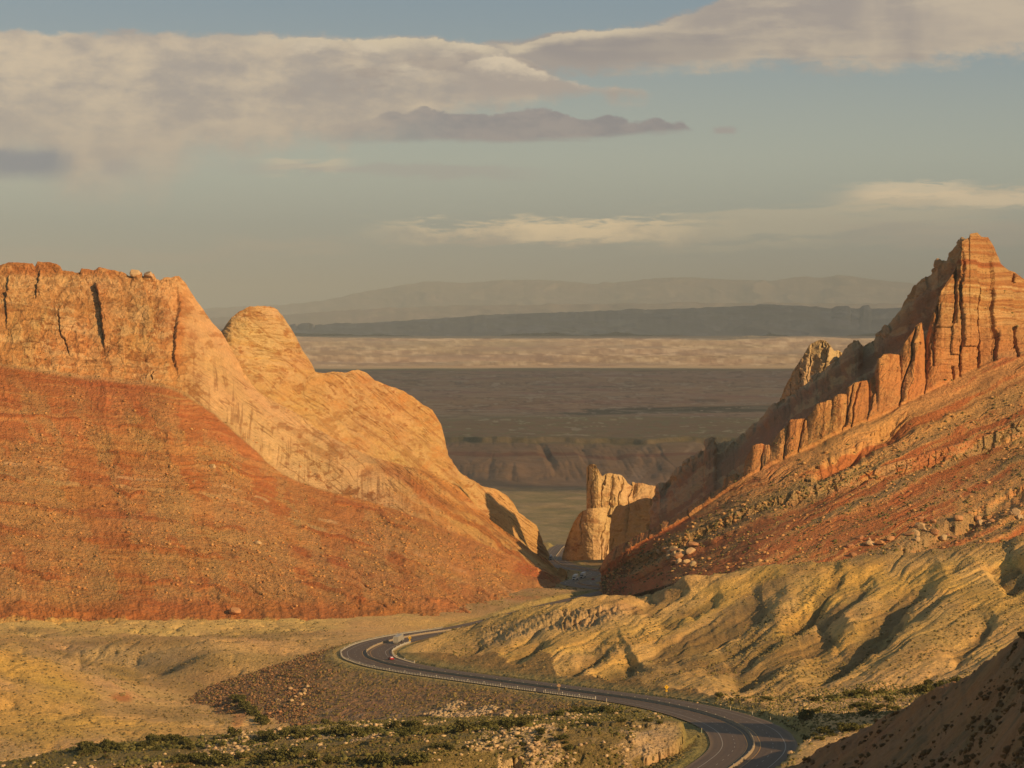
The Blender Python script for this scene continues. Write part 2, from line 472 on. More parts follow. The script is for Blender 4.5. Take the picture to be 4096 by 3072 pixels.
# ------------------------------------------------------------------ near terrain: one height field over the ground plan
TERR = [  # column, row, distance  (row fixes the height)
    # bench in front
    (2735, 2884, 912), (2640, 2955, 888), (2480, 3003, 872), (2200, 3008, 870), (1900, 3014, 872), (1700, 3030, 868), (2200, 3180, 858), (2480, 3180, 858), (1900, 3180, 858), (2650, 3120, 862),
    (1000, 3060, 900), (400, 3052, 930), (100, 3072, 950), (-200, 3110, 950), (330, 2992, 965), (700, 2955, 985), (1000, 2937, 1000),
    (2000, 2930, 935), (2400, 2925, 945), (1500, 2935, 945), (1200, 2975, 940), (2650, 2900, 930),
    (1100, 2930, 1005), (1300, 2902, 1015), (1600, 2882, 1035), (1900, 2872, 1050), (2200, 2860, 1075), (2450, 2842, 1110), (2600, 2850, 1060),
    (2500, 2900, 970), (0, 3140, 860), (1000, 3140, 850), (1700, 3180, 850),
    # outer slope of the big embankment
    (1250, 2830, 1370), (1500, 2868, 1308), (1800, 2855, 1255), (2100, 2838, 1208), (1100, 2790, 1440), (1030, 2870, 1340), (1240, 2700, 1470),
    # yellow badlands on the left
    (0, 3050, 1140), (500, 2985, 1180), (0, 2900, 1250), (400, 2870, 1300), (750, 2950, 1230), (980, 2905, 1300), (1000, 2830, 1400), (-250, 3040, 1150), (-250, 2850, 1280),
    (0, 2600, 1420), (230, 2650, 1430), (420, 2705, 1440), (560, 2765, 1450), (-250, 2560, 1440), (0, 2740, 1340), (300, 2790, 1360), (700, 2850, 1380),
    (300, 2600, 1660), (450, 2572, 1640), (640, 2555, 1640), (450, 2670, 1610), (640, 2655, 1590), (620, 2720, 1560), (100, 2560, 1700), (860, 2600, 1560), (1000, 2745, 1500), (750, 2760, 1490), (870, 2790, 1460),
    (1100, 2640, 1590), (1200, 2590, 1620), (1320, 2530, 1730), (850, 2560, 1620), (1000, 2550, 1650), (1400, 2515, 1790), (1560, 2515, 1820),
    (-250, 2500, 1850), (0, 2495, 1850), (350, 2500, 1850), (700, 2488, 1850), (1000, 2495, 1850), (1350, 2492, 1860), (1700, 2475, 1880), (0, 2550, 1760), (500, 2548, 1750), (900, 2545, 1740), (1200, 2540, 1740),
    # spur between the legs of the road and the yellow hills
    (1700, 2610, 1480), (1783, 2532, 1560), (1885, 2484, 1545), (2007, 2457, 1530), (2210, 2417, 1515), (2380, 2402, 1515), (2502, 2382, 1520), (2549, 2355, 1545), (2752, 2292, 1620), (3041, 2250, 1650), (3294, 2256, 1650),
    (2210, 2440, 1580), (2000, 2480, 1610), (2500, 2400, 1610), (2750, 2330, 1720), (3041, 2300, 1770), (3300, 2300, 1770),
    (1950, 2535, 1500), (2210, 2482, 1490), (2400, 2462, 1490), (2600, 2410, 1530), (2800, 2360, 1590),
    (1800, 2600, 1430), (2000, 2600, 1380), (2300, 2600, 1325), (2600, 2560, 1340), (2900, 2450, 1410), (3100, 2350, 1540), (2000, 2680, 1320), (2200, 2700, 1275), (2400, 2690, 1250), (2600, 2720, 1200),
    (3366, 2252, 1610), (3300, 2330, 1520), (3582, 2203, 1650), (3727, 2192, 1650), (3784, 2278, 1520), (4096, 2140, 1650), (4350, 2105, 1650), (3582, 2290, 1560), (3950, 2340, 1440),
    (3500, 2480, 1300), (3800, 2450, 1290), (4096, 2400, 1300), (4096, 2330, 1370), (3300, 2650, 1180), (3000, 2680, 1190), (2750, 2720, 1185), (3600, 2700, 1120), (4096, 2600, 1180), (3800, 2720, 1090),
    (3500, 2790, 1030), (3300, 2785, 1050), (3050, 2780, 1080), (3250, 2860, 965), (3400, 2870, 930), (3500, 2850, 970), (3700, 2780, 1040), (3900, 2760, 1000), (4200, 2700, 1050),
    (3200, 2965, 812), (3330, 2925, 838), (3075, 3058, 786), (3450, 2905, 850), (3150, 3110, 765), (3450, 3000, 800), (4000, 2900, 850), (4300, 2860, 900),
    (3480, 2300, 1850), (4096, 2200, 1850), (3800, 2240, 1850),
    # canyon floor beyond
    (1900, 2420, 1985), (1750, 2450, 1950), (2100, 2402, 2030), (2300, 2385, 2060), (2200, 2352, 2120), (2520, 2372, 2100), (2150, 2360, 2160), (2600, 2360, 2080), (2440, 2325, 2260), (2300, 2298, 2350), (2300, 2280, 2440),
    (2200, 2285, 2440), (2480, 2300, 2400), (2230, 2250, 2680), (2150, 2240, 2750), (2350, 2240, 2700), (2230, 2200, 3100), (2230, 2170, 3400), (2000, 2180, 3400), (2600, 2180, 3400),
    (0, 2250, 2300), (1000, 2260, 2300), (3500, 2220, 2300), (4300, 2150, 2300), (-300, 2150, 3300), (4300, 2150, 3400), (1000, 2150, 3400), (3300, 2170, 3400),
    # ground just outside the picture
    (2600, 3300, 700), (3000, 3300, 700), (2000, 3400, 700), (1000, 3500, 700), (0, 3500, 700), (2048, 3700, 560), (0, 3700, 560), (4096, 3500, 600), (5400, 3100, 700), (5200, 2500, 1000), (5200, 2200, 1500), (5200, 2100, 2200), (5300, 2100, 3300), (-900, 3200, 1000), (-900, 2600, 1700), (-900, 2300, 2400),
]
tp = np.array([((a - CX) * d / F, d, -(b - HY) * d / F) for a, b, d in TERR])
# the road bed itself also holds the ground
sel = np.arange(0, len(RC), 10)
rp = np.stack([RC[sel, 0], RC[sel, 1], RC[sel, 2]], 1)
def rbf_fit(P, c=8.0):
    A = np.sqrt(((P[:, None, :2] - P[None, :, :2]) ** 2).sum(-1) + c * c)
    N = len(P); M = np.zeros((N + 3, N + 3)); M[:N, :N] = A - np.eye(N) * 1.5
    M[:N, N] = 1; M[:N, N + 1:] = P[:, :2] / 1000; M[N:, :N] = M[:N, N:].T
    b = np.concatenate([P[:, 2], np.zeros(3)])
    return np.linalg.solve(M, b)
def rbf_eval(P, w, X, Y, c=8.0):
    out = np.empty(X.size); x = X.ravel(); y = Y.ravel(); N = len(P)
    for k in range(0, x.size, 20000):
        d = np.sqrt((x[k:k + 20000, None] - P[None, :, 0]) ** 2 + (y[k:k + 20000, None] - P[None, :, 1]) ** 2 + c * c)
        out[k:k + 20000] = d @ w[:N] + w[N] + w[N + 1] * x[k:k + 20000] / 1000 + w[N + 2] * y[k:k + 20000] / 1000
    return out.reshape(X.shape)
CP = np.vstack([tp, rp])
CW = rbf_fit(CP)
nuT = 1150
pxT = np.concatenate([np.linspace(-1000, -120, 30), np.linspace(-100, 4200, nuT), np.linspace(4220, 5500, 50)])
dT = [520.0]
while dT[-1] < 3440:
    d = dT[-1]
    dT.append(d + (6.0 if d < 820 else .34 if 853 < d < 876 else 1.15 if d < 1130 else 1.7 if d < 1700 else 2.6 if d < 2200 else 6.0))
dT = np.array(dT)
# coarse evaluation, then bilinear refinement keeps this quick
cpx = np.linspace(-1000, 5500, 420); cd = np.concatenate([np.arange(520, 820, 10), np.arange(820, 1800, 4), np.arange(1800, 3460, 10)])
CXg, CDg = np.meshgrid(cpx, cd)
Zc = rbf_eval(CP, CW, (CXg - CX) * CDg / F, CDg)
def bilin(Zg, gx, gy, x, y):
    i = np.clip(np.searchsorted(gx, x) - 1, 0, len(gx) - 2); j = np.clip(np.searchsorted(gy, y) - 1, 0, len(gy) - 2)
    fx = (x - gx[i]) / (gx[i + 1] - gx[i]); fy = (y - gy[j]) / (gy[j + 1] - gy[j])
    a = Zg[j][:, i]; b = Zg[j][:, i + 1]; c = Zg[j + 1][:, i]; d = Zg[j + 1][:, i + 1]
    fx = fx[None]; fy = fy[:, None]
    return (a * (1 - fx) + b * fx) * (1 - fy) + (c * (1 - fx) + d * fx) * fy
TZ = bilin(Zc, cpx, cd, pxT, dT)
TPX, TD = np.meshgrid(pxT, dT)
TX = (TPX - CX) * TD / F; TY = TD
# distance to the road centre line
m_near = (TD > 640) & (TX < 190) & (TX > -260)
dist = np.full(TX.shape, 999., np.float32); rz = np.zeros(TX.shape, np.float32); side = np.zeros(TX.shape, np.float32); rs = np.zeros(TX.shape, np.float32)
ii = np.argwhere(m_near.ravel())[:, 0]
rsub = RC[::2]; nsub = RN[::2]
for k in range(0, len(ii), 20000):
    j = ii[k:k + 20000]
    dx_ = TX.ravel()[j][:, None] - rsub[None, :, 0]; dy_ = TY.ravel()[j][:, None] - rsub[None, :, 1]
    d2 = dx_ * dx_ + dy_ * dy_; a = d2.argmin(1); r_ = np.arange(len(j))
    sd = dx_[r_, a] * nsub[a, 0] + dy_[r_, a] * nsub[a, 1]
    dist.ravel()[j] = np.sqrt(d2[r_, a]); rz.ravel()[j] = rsub[a, 2]; side.ravel()[j] = np.sign(sd); rs.ravel()[j] = a * 4.0

TPY0 = HY - TZ * F / TD
# --- natural relief
wx = TX; wy = TY
yel = sm(TPX, 1650, 1900) * sm(TD, 1010, 1100) * sm(TD, 1950, 1850) * sm(dist, 14, 30)   # yellow hills, right
left = sm(TPX, 1500, 1200) * sm(TD, 1080, 1180)
TZ = TZ + fbm(wx / 90, wy / 90, o=3, seed=5) * 1.5 * np.maximum(yel, left) * sm(dist, 20, 70)
TZ = TZ + fbm(wx / 14, wy / 14, o=4, seed=6) * (0.7 - .4 * yel)
# rills on the yellow hills
pw = TPX * 0.46 + TPY0 * 0.88; aw = -TPX * 0.88 + TPY0 * 0.46
wv = fbm(TPX / 160, TPY0 / 160, o=3, seed=9) * 26
ri = ridge((pw + wv) / 95, aw / 900, o=4, seed=10, g=0.55, rot=False)
TZ = TZ - yel * (np.clip(ri, 0, 1) ** 1.4 * 3.0 + np.clip(ridge((pw + wv * .8) / 34, aw / 420, o=3, seed=12, rot=False), 0, 1) ** 1.2 * 1.15)
ri2 = ridge(wx / 26 + fbm(wx / 60, wy / 60, o=2, seed=21) * .7, wy / 55, o=4, seed=20, rot=True)
TZ = TZ - left * np.clip(ri2, 0, 1) ** 2 * 2.4

def polyd(px, py, pts):
    """signed distance (photograph px) and position along an image-plan polyline"""
    best = np.full(px.shape, 1e9, np.float32); sg = np.zeros(px.shape, np.float32); tt = np.zeros(px.shape, np.float32)
    n_ = len(pts) - 1
    for i in range(n_):
        ax, ay = pts[i]; bx, by = pts[i + 1]
        vx, vy = bx - ax, by - ay; L2 = vx * vx + vy * vy
        t = np.clip(((px - ax) * vx + (py - ay) * vy) / L2, 0, 1)
        ex = px - (ax + t * vx); ey = py - (ay + t * vy)
        d = np.sqrt(ex * ex + ey * ey)
        s = np.sign(ex * vy - ey * vx)
        b = d < best
        best = np.where(b, d, best); sg = np.where(b, s, sg); tt = np.where(b, (i + t) / n_, tt)
    return best, sg, tt
GUL = [
    ([(3150, 2330), (3060, 2385), (2950, 2445), (2830, 2500), (2780, 2530), (2700, 2570), (2600, 2610), (2480, 2665)], 7.0),
    ([(3400, 2440), (3330, 2490), (3230, 2545), (3130, 2600), (3040, 2650), (2960, 2695), (2850, 2740)], 7.5),
    ([(3790, 2285), (3700, 2340), (3600, 2400), (3540, 2460), (3470, 2530), (3440, 2580), (3370, 2630), (3290, 2680), (3200, 2720)], 7.0),
    ([(3300, 2380), (3180, 2450), (3080, 2520), (2950, 2600), (2850, 2650), (2720, 2700)], 4.0),
    ([(3120, 2420), (2960, 2520), (2800, 2610), (2640, 2690)], 3.5),
    ([(4096, 2225), (4040, 2265), (3960, 2320)], 5.0), ([(4150, 2270), (4070, 2320), (4000, 2360)], 5.0),
    ([(2560, 2610), (2500, 2660), (2425, 2745)], 4.5), ([(2470, 2560), (2360, 2620), (2270, 2735)], 3.0),
    ([(2900, 2350), (2800, 2400), (2700, 2440), (2600, 2490)], 3.5),
    ([(2760, 2325), (2660, 2385), (2560, 2440)], 4.0), ([(2650, 2350), (2570, 2400), (2500, 2440)], 3.0),
    ([(3640, 2420), (3560, 2500), (3500, 2590)], 3.5), ([(3500, 2300), (3420, 2360), (3330, 2420), (3240, 2480)], 3.5),
    ([(2420, 2590), (2340, 2640), (2180, 2700)], 2.2), ([(2200, 2540), (2100, 2600), (2000, 2650)], 2.5), ([(1950, 2560), (1880, 2600), (1800, 2640)], 2.0),
    ([(3990, 2450), (3900, 2560), (3800, 2660)], 3.0), ([(3380, 2260), (3330, 2330), (3250, 2400), (3150, 2480)], 3.0),
]
gul_m = np.zeros(TX.shape, np.float32)
# restrict the work to the rows concerned
gy = (TPX > 1700) & (TPX < 4200) & (TD > 1040) & (TD < 1900)
gi = np.argwhere(gy.ravel())[:, 0]
gpx = TPX.ravel()[gi]; gpy = TPY0.ravel()[gi]; gdd = TD.ravel()[gi]
wob1 = fbm(gpx / 60, gpy / 60, o=3, seed=31) * 16; wob2 = fbm(gpx / 45, gpy / 45, o=3, seed=33) * 14
acc = np.zeros(len(gi)); accm = np.zeros(len(gi))
for pts, dep in GUL:
    d, s, t = polyd(gpx + wob1, gpy + wob2, pts)
    dm = d * gdd / F
    w = np.where(s < 0, dep * 2.6, dep * 0.6)      # the wall on the right is the steep one
    e = np.exp(-(dm / w) ** 1.3) * np.clip(np.minimum(t * 6, (1 - t) * 5), 0, 1)
    acc += e * dep * .9; accm = np.maximum(accm, e)
TZ.ravel()[gi] -= acc * yel.ravel()[gi]; gul_m.ravel()[gi] = accm

# ledgy cliff band under the crest of the spur
def band(y0, y1): return sm(TPY0, y0 - 6, y0 + 6) * sm(TPY0, y1 + 6, y1 - 6)
spur_band = (sm(TPX, 1880, 2000) * sm(TPX, 2600, 2440) * (TD > 1400) * (TD < 1640))
crest_y = np.interp(TPX, [1783, 1885, 2007, 2210, 2380, 2549, 2752, 3041], [2527, 2484, 2457, 2417, 2402, 2355, 2292, 2250])
below = TPY0 - crest_y
cl = spur_band * sm(below, 14, 30) * sm(below, 100, 80)
TZ = TZ + cl * (ridge(TPX / 17 + fbm(TPX / 50, TPY0 / 30, o=3, seed=46) * 1.5, TPY0 / 34, o=4, seed=44, rot=False) * (.55 + 1.3 * sm(TPX, 2180, 2300) * sm(TPX, 2520, 2420)) + fbm(TPX / 5, TPY0 / 7, o=2, seed=45) * .5)

# a knoll outside the picture on the right that throws its shadow across the near curve
TZ = TZ + 62 * np.exp(-(((TX - 196) / 30) ** 2 + ((TY - 868) / 34) ** 2)) + 50 * np.exp(-(((TX - 215) / 40) ** 2 + ((TY - 800) / 30) ** 2))
# --- the bench: boulders, broken ledges
bench = (TD < 1115) & (TPX < 2790)
bz = bench * sm(dist, 16, 30)
e1, v1, _ = edgeworth(wx / 3.2 + fbm(wx / 7, wy / 7, o=2, seed=3) * .8, wy / 6, seed=71)
ledge_n = fbm(wx / 22, wy / 30, o=3, seed=51)
rocky = sm(ledge_n + 0.22 * sm(TD, 925, 885) - .3 * sm(TPX, 2300, 2600), 0.1, 0.35) * bz * sm(TD, 1075, 1000)
TZ = TZ + rocky * (v1 * 1.1 - 0.5) * sm(e1, 0.02, 0.18) + bz * fbm(wx / 3, wy / 3, o=3, seed=52) * 0.28
step = np.floor((TD + fbm(wx / 16, wy / 16, o=3, seed=53) * 16) / 13) * 13
TZ = TZ + bz * 0.9 * vnoise(step / 7.7, wx * 0 + 3.3, seed=8)
# cliff along the front of the bench
jf, jv = joints(wx / 3.4 + fbm(wx / 3, wy / 2, o=2, seed=56) * .15, wy * 0 + 2.2, seed=57)
cf = 865 + fbm(wx / 6, wy * 0, o=4, seed=54) * 3.0 + np.interp(TPX, [1650, 1740, 2080, 2100, 2500, 2640, 2740, 2790], [0, 3, 6, -3, -4, 8, 34, 60]) \
     + (jv - .5) * 5 + sm(jf, .12, .0) * 2.2
front_m = sm(TPX, 1990, 2090) * sm(TPX, 2830, 2790)
TZ = np.where((TD < cf) & (front_m > 0), TZ - front_m * np.clip((cf - TD) * 3.5, 0, 9.5), TZ)

# --- cuts and fills of the highway
kin = np.where((TPX < 2850) & (TD < 1010) & (TD > 840) & (side < 0), 1, 0)
kc_s = np.where(kin > 0, 3.5, np.where((side > 0) & (rs < 330), 1.8, 0.36)) ; k0 = np.where(kin > 0, 20.5, 16.5)
kc_s = np.where(rs > 1150, 2.5, kc_s)
fillslope = np.where(rs < 750, 0.29, 0.3)
nsm = fbm(wx / 9, wy / 9, o=3, seed=61)
top = rz + 0.25 + np.clip(dist - k0 + nsm * 1.5, 0, None) * kc_s
bot = rz - 0.2 - np.clip(dist - 17 + nsm * 0.8, 0, None) * fillslope
TZn = np.minimum(np.maximum(TZ, bot), top)
TZ = np.where(dist < 400, TZn, TZ)
fill_m = (TZ <= bot + 0.05) & (dist > 17) & (dist < 120)
bed = dist < 15.5
TZ = np.where(bed, rz - 0.35, TZ)
TZ = TZ + fill_m * (fbm(wx / 2.5, wy / 2.5, o=3, seed=62) * 0.5)
TPY = HY - TZ * F / TD

# --- colours
YEL = np.array((.78, .52, .18)); TAN = np.array((.69, .46, .21)); OLV = np.array((.37, .255, .11)); RED = np.array((.43, .155, .07))
ORA = np.array((.53, .245, .09)); CRM = np.array((.60, .45, .27)); GRN = np.array((.20, .19, .065)); BRN = np.array((.36, .215, .11)); PALE = np.array((.62, .46, .22))
def blob(px, py, cx, cy, rx, ry, ang=0, soft=0.45, wob=None):
    c, s = math.cos(math.radians(ang)), math.sin(math.radians(ang))
    x = (px - cx) * c + (py - cy) * s; y = -(px - cx) * s + (py - cy) * c
    r = np.sqrt((x / rx) ** 2 + (y / ry) ** 2)
    if wob is not None: r = r + wob
    return 1 - sm(r, 1 - soft, 1 + soft * 0.4)
wb = fbm(TPX / 90, TPY / 45, o=4, seed=81) * 0.5
wf = fbm(TPX / 26, TPY / 16, o=4, seed=82)
C = np.ones(TX.shape + (3,), np.float32) * TAN.astype(np.float32)
C = mixc(C, YEL, sm(TPX, 1300, 1900) * sm(TD, 1100, 1180) * 0.75)
# right hills: brighter yellow crests, olive flanks
ol = sm(fbm((pw + wv) / 120, aw / 520, o=4, seed=84), -0.02, 0.3)
C = mixc(C, OLV, yel * ol * 0.28)
C = mixc(C, (.34, .24, .10), yel * sm(ri, .55, .9) * .4)
for b in [(2760, 2600, 330, 70, -26, .8), (3000, 2400, 260, 46, -32, .75), (2620, 2690, 300, 60, -14, .8), (3320, 2620, 230, 46, -36, .6), (2900, 2720, 420, 50, 4, .6), (3560, 2560, 250, 130, -30, .35), (2000, 2590, 330, 60, -6, .35), (3750, 2180, 500, 60, -8, .7), (3200, 2260, 420, 30, 0, .55), (2400, 2420, 600, 26, -13, .45)]:
    C = mixc(C, OLV, yel * blob(TPX, TPY, *b[:5], wob=wb) * b[5])
for b in [(3380, 2330, 190, 90, -10, .9), (3200, 2480, 210, 55, -38, .85), (3650, 2330, 190, 55, -20, .85), (3380, 2560, 230, 36, -38, .6), (2850, 2420, 330, 36, -28, .9), (2350, 2560, 420, 50, -8, .6), (2950, 2330, 260, 28, -20, .6), (3960, 2390, 200, 60, 10, .7), (2440, 2680, 150, 60, -30, .7), (4060, 2260, 120, 40, -20, .8), (2150, 2470, 160, 30, -10, .4)]:
    C = mixc(C, (.76, .49, .13), yel * blob(TPX, TPY, *b[:5], wob=wb) * b[5])
C = mixc(C, (.55, .38, .20), cl * 0.8)
C = mixc(C, (.20, .14, .06), yel * sm(gul_m, .62, .95) * .75)
C = mixc(C, (.30, .20, .08), yel * bl((TPX * .88 - TPY0 * .46) / 160, pw / 11, 190, .09) * .35)
C = mixc(C, (.34, .23, .10), left * bl(TPX / 210, TPY0 / 9, 191, .10) * .4)
# left badlands
C = mixc(C, TAN * 0.9, left)
for b in [(100, 2680, 330, 70, 14, .95), (60, 2850, 420, 130, 6, .85), (560, 2920, 420, 45, 2, .7), (1000, 2505, 420, 22, 0, .0), (30, 2560, 160, 40, 10, .5), (480, 2690, 120, 40, 20, .8), (900, 2640, 400, 24, 0, .2)]:
    C = mixc(C, (.64, .42, .12), left * blob(TPX, TPY, *b[:5], wob=wb) * b[5])
C = mixc(C, (.80, .57, .21), left * sm(TD + fbm(TPX / 70, TPX * 0, o=3, seed=83) * 34, 1762, 1792) * sm(TPX, 1440, 1380) * .9)
for b in [(480, 2570, 340, 26, 0, .8), (250, 2530, 300, 16, 2, .6), (760, 2700, 260, 80, 10, .75), (330, 2640, 330, 20, 18, .85), (640, 2850, 330, 32, 6, .7), (1100, 2540, 300, 22, 0, .7), (900, 2790, 220, 30, 14, .7), (1000, 2640, 360, 40, 4, .45), (150, 2740, 260, 12, 12, .5)]:
    C = mixc(C, OLV * 1.12, left * blob(TPX, TPY, *b[:5], wob=wb) * b[5])
for b in [(990, 2770, 150, 30, -8, .95), (490, 2790, 60, 24, 6, .8), (850, 2785, 60, 16, 10, .7), (960, 2870, 26, 50, 20, .5)]:
    C = mixc(C, (.50, .185, .07), left * blob(TPX, TPY, *b[:5], wob=wb) * b[5])
C = mixc(C, (.56, .40, .20), left * blob(TPX, TPY, 480, 2620, 260, 46, 4, wob=wb) * 0.8)
# canyon floor
fl = sm(TD, 1900, 1960)
C = mixc(C, (.50, .33, .16), fl); C = mixc(C, (.52, .27, .12), fl * blob(TPX, TPY, 2200, 2392, 170, 12, 0, wob=wb)); C = mixc(C, OLV * 0.9, fl * sm(wf, 0.0, 0.3) * .6)
C = mixc(C, OLV * 0.8, sm(TD, 2250, 2350))
# bench
C = mixc(C, (.24, .185, .075), bench * 1.0)
gn = fbm(wx / 30, wy / 12, o=4, seed=90)
C = mixc(C, (.185, .17, .055), bench * sm(gn, -0.3, 0.15) * 0.8 * sm(TD, 900, 980))
C = mixc(C, (.50, .37, .20), bench * blob(TPX, TPY, 2620, 2960, 130, 60, -20, wob=wb) * .8)
pc = (rocky > 0.3) & (v1 > 0.3)
C = mixc(C, CRM * 0.92, rocky * sm(v1, 0.15, 0.4) * sm(e1, .0, .1) * 0.95)
face = (TD < cf) & (front_m > 0) & (TD > 800)
C = mixc(C, (.58, .42, .23), face * 1.0)
C = mixc(C, (.20, .12, .06), face * np.maximum(sm(jf, .10, .03) * .9, sm(ridge(wx / 1.6, TZ / 5, o=3, seed=91, rot=False), .55, .8) * .6))
# embankments
C = mixc(C, BRN * 1.2, fill_m * 1.0)
C = mixc(C, (.42, .33, .22), fill_m * sm(fbm(wx / 12, wy / 12, o=3, seed=94), 0, .35) * sm(dist, 28, 60) * .75)
C = mixc(C, OLV * 1.1, fill_m * sm(nsm + sm(dist, 40, 18) * .5, 0.2, 0.5) * .6)
rk = fill_m * (rs > 520) * (rs < 900) * sm(dist, 20, 27) * sm(TPX + nsm * 60 + (TPY - 2700) * .35, 1370, 1250)
C = mixc(C, (.36, .21, .11), rk * .9)
cut = (TZ >= top - 0.05) & (dist > 15) & (dist < 60)
C = mixc(C, (.52, .35, .17), cut * (kin > 0) * 1.0)
C = mixc(C, (.45, .27, .10), cut * (kin == 0) * (dist > 19) * .8)
# verge grass along the asphalt
verge = sm(dist, 24, 17) * sm(dist, 12.5, 13.5)
C = mixc(C, (.37, .31, .12), verge * .8)
C = mixc(C, (.27, .24, .09), (kin > 0) * sm(dist, 24, 20) * sm(dist, 13, 14) * .9)
C = C * (1 + fbm(wx / 4.5, wy / 4.5, o=4, seed=95)[..., None] * 0.16)
veg = np.clip(0.75 * sm(ol + wf * .6, 0.2, 0.9) * yel + 0.5 * left + 1.0 * bench + 0.5 * yel + verge, 0, 1) * sm(dist, 13.5, 16)
deb = np.clip(rocky + fill_m * .6 + 0.15, 0, 1)
M_ground = ground_mat('desert_ground', 0.55, 0.06, 0.34, 1.0, 1.4, speck=0.9)
P = np.stack([TX, TY, TZ], -1)
TN = normals(P)
terrain = grid_mesh('ground', P, M_ground, C, {'deb': deb, 'veg': veg}, label='yellow and olive desert hills, bench and badlands around the highway', flip=True)

# ------------------------------------------------------------------ road
def ribbon(name, o0, o1, dz, mat, a=0, b=None, n_=2, kind='structure', parent=None, prof=None):
    offs = np.linspace(o0, o1, n_)
    P = np.stack([road_pt(o, dz if prof is None else prof[i], a, b) for i, o in enumerate(offs)], 1)
    me_o = grid_mesh(name, P, mat, kind=kind)
    if parent is not None: me_o.parent = parent
    return me_o
M_asph = bpy.data.materials.new('asphalt'); M_asph.use_nodes = True
t = M_asph.node_tree; t.nodes.clear(); q = NT(t)
geo = q.node('ShaderNodeNewGeometry'); at = q.node('ShaderNodeAttribute', attribute_name='off'); al = q.node('ShaderNodeAttribute', attribute_name='run')
off = E(q, at.outputs['Fac']); run = E(q, al.outputs['Fac'])
absx = q.math('ABSOLUTE', off)
nn = q.noise(E(q, geo.outputs['Position']), 0.25, 5, 0.6); nf = q.noise(E(q, geo.outputs['Position']), 3.0, 3, 0.6)
ns = q.noise(q.comb(off * 1.2, run * 0.02, 0), 1.6, 3, 0.5)
lane = q.smooth(absx, 9.3, 9.6)                       # shoulders are paler
wear = q.smooth(q.math('ABSOLUTE', q.math('SUBTRACT', q.math('PINGPONG', absx - 2.0, 1.83), 0.92)), 0.1, 0.75)
f = 0.8 + nn * 0.3 + nf * 0.15 + ns * 0.25
colr = q.mix(lane, (0.100, 0.066, 0.040), (0.108, 0.072, 0.043))
colr = q.mix(q.smooth(absx, 2.4, 1.2), colr, (0.15, 0.108, 0.062))
colr = q.mix(wear * 0.3, colr, (0.05, 0.035, 0.027))
tar = q.smooth(q.math('ABSOLUTE', q.noise(q.comb(off * .35, run * 0.05, 7.0), 2.2, 4, .6) - 0.5), 0.012, 0.004)
colr = q.mix(tar * 0.45, colr, (0.03, 0.022, 0.018))
patch = q.smooth(q.noise(q.comb(off * .15, run * 0.012, 3.0), 2.0, 1, .4), .55, .57)
colr = q.mix(patch * .35, colr, (0.07, 0.048, 0.034))
colr = q.mix(q.smooth(absx, 11.6, 13.0) * .5, colr, (0.26, 0.18, 0.10))
colr = q.mix(1.0, colr, q.comb(f, f, f), 'MULTIPLY')
p = q.node('ShaderNodeBsdfPrincipled'); q.put(p.inputs['Base Color'], colr); p.inputs['Roughness'].default_value = 0.75
o = q.node('ShaderNodeOutputMaterial'); t.links.new(p.outputs[0], o.inputs[0])
offs = np.linspace(-13, 13, 27)
P = np.stack([road_pt(o_) for o_ in offs], 1)
road = grid_mesh('road', P, M_asph, attrs={'off': np.tile(offs, (len(RC), 1)), 'run': np.tile(RS[:, None], (1, 27))}, label='two-way asphalt highway winding down through the canyon')
M_white = plain('road_paint_white', (.33, .29, .24), .6, var=.25); M_yel = plain('road_paint_yellow', (.60, .33, .06), .6, var=.25)
def lines(name, spec, mat, dz=0.03):
    vs, fs = [], []
    for o0, o1, a, b in spec:
        A = road_pt(o0, dz, a, b); B = road_pt(o1, dz, a, b); k = len(vs)
        for i in range(len(A)): vs += [tuple(A[i]), tuple(B[i])]
        fs += [(k + 2 * i, k + 2 * i + 1, k + 2 * i + 3, k + 2 * i + 2) for i in range(len(A) - 1)]
    me = bpy.data.meshes.new(name); me.from_pydata(vs, [], fs); me.materials.append(mat)
    o_ = bpy.data.objects.new(name, me); COL.objects.link(o_); tag(o_, kind='structure'); o_.parent = road
    return o_
N_ = len(RC)
ed = [(-9.45, -9.17, 0, N_), (9.17, 9.45, 0, N_)]
ds = []
for i in range(0, N_ - 3, 6):
    ds += [(-5.75, -5.55, i, i + 3), (5.55, 5.75, i, i + 3)]
lines('edge_lines', ed, M_white); lines('lane_dashes', ds, M_white); lines('median_lines', [(-2.05, -1.85, 0, N_), (1.85, 2.05, 0, N_)], M_yel)

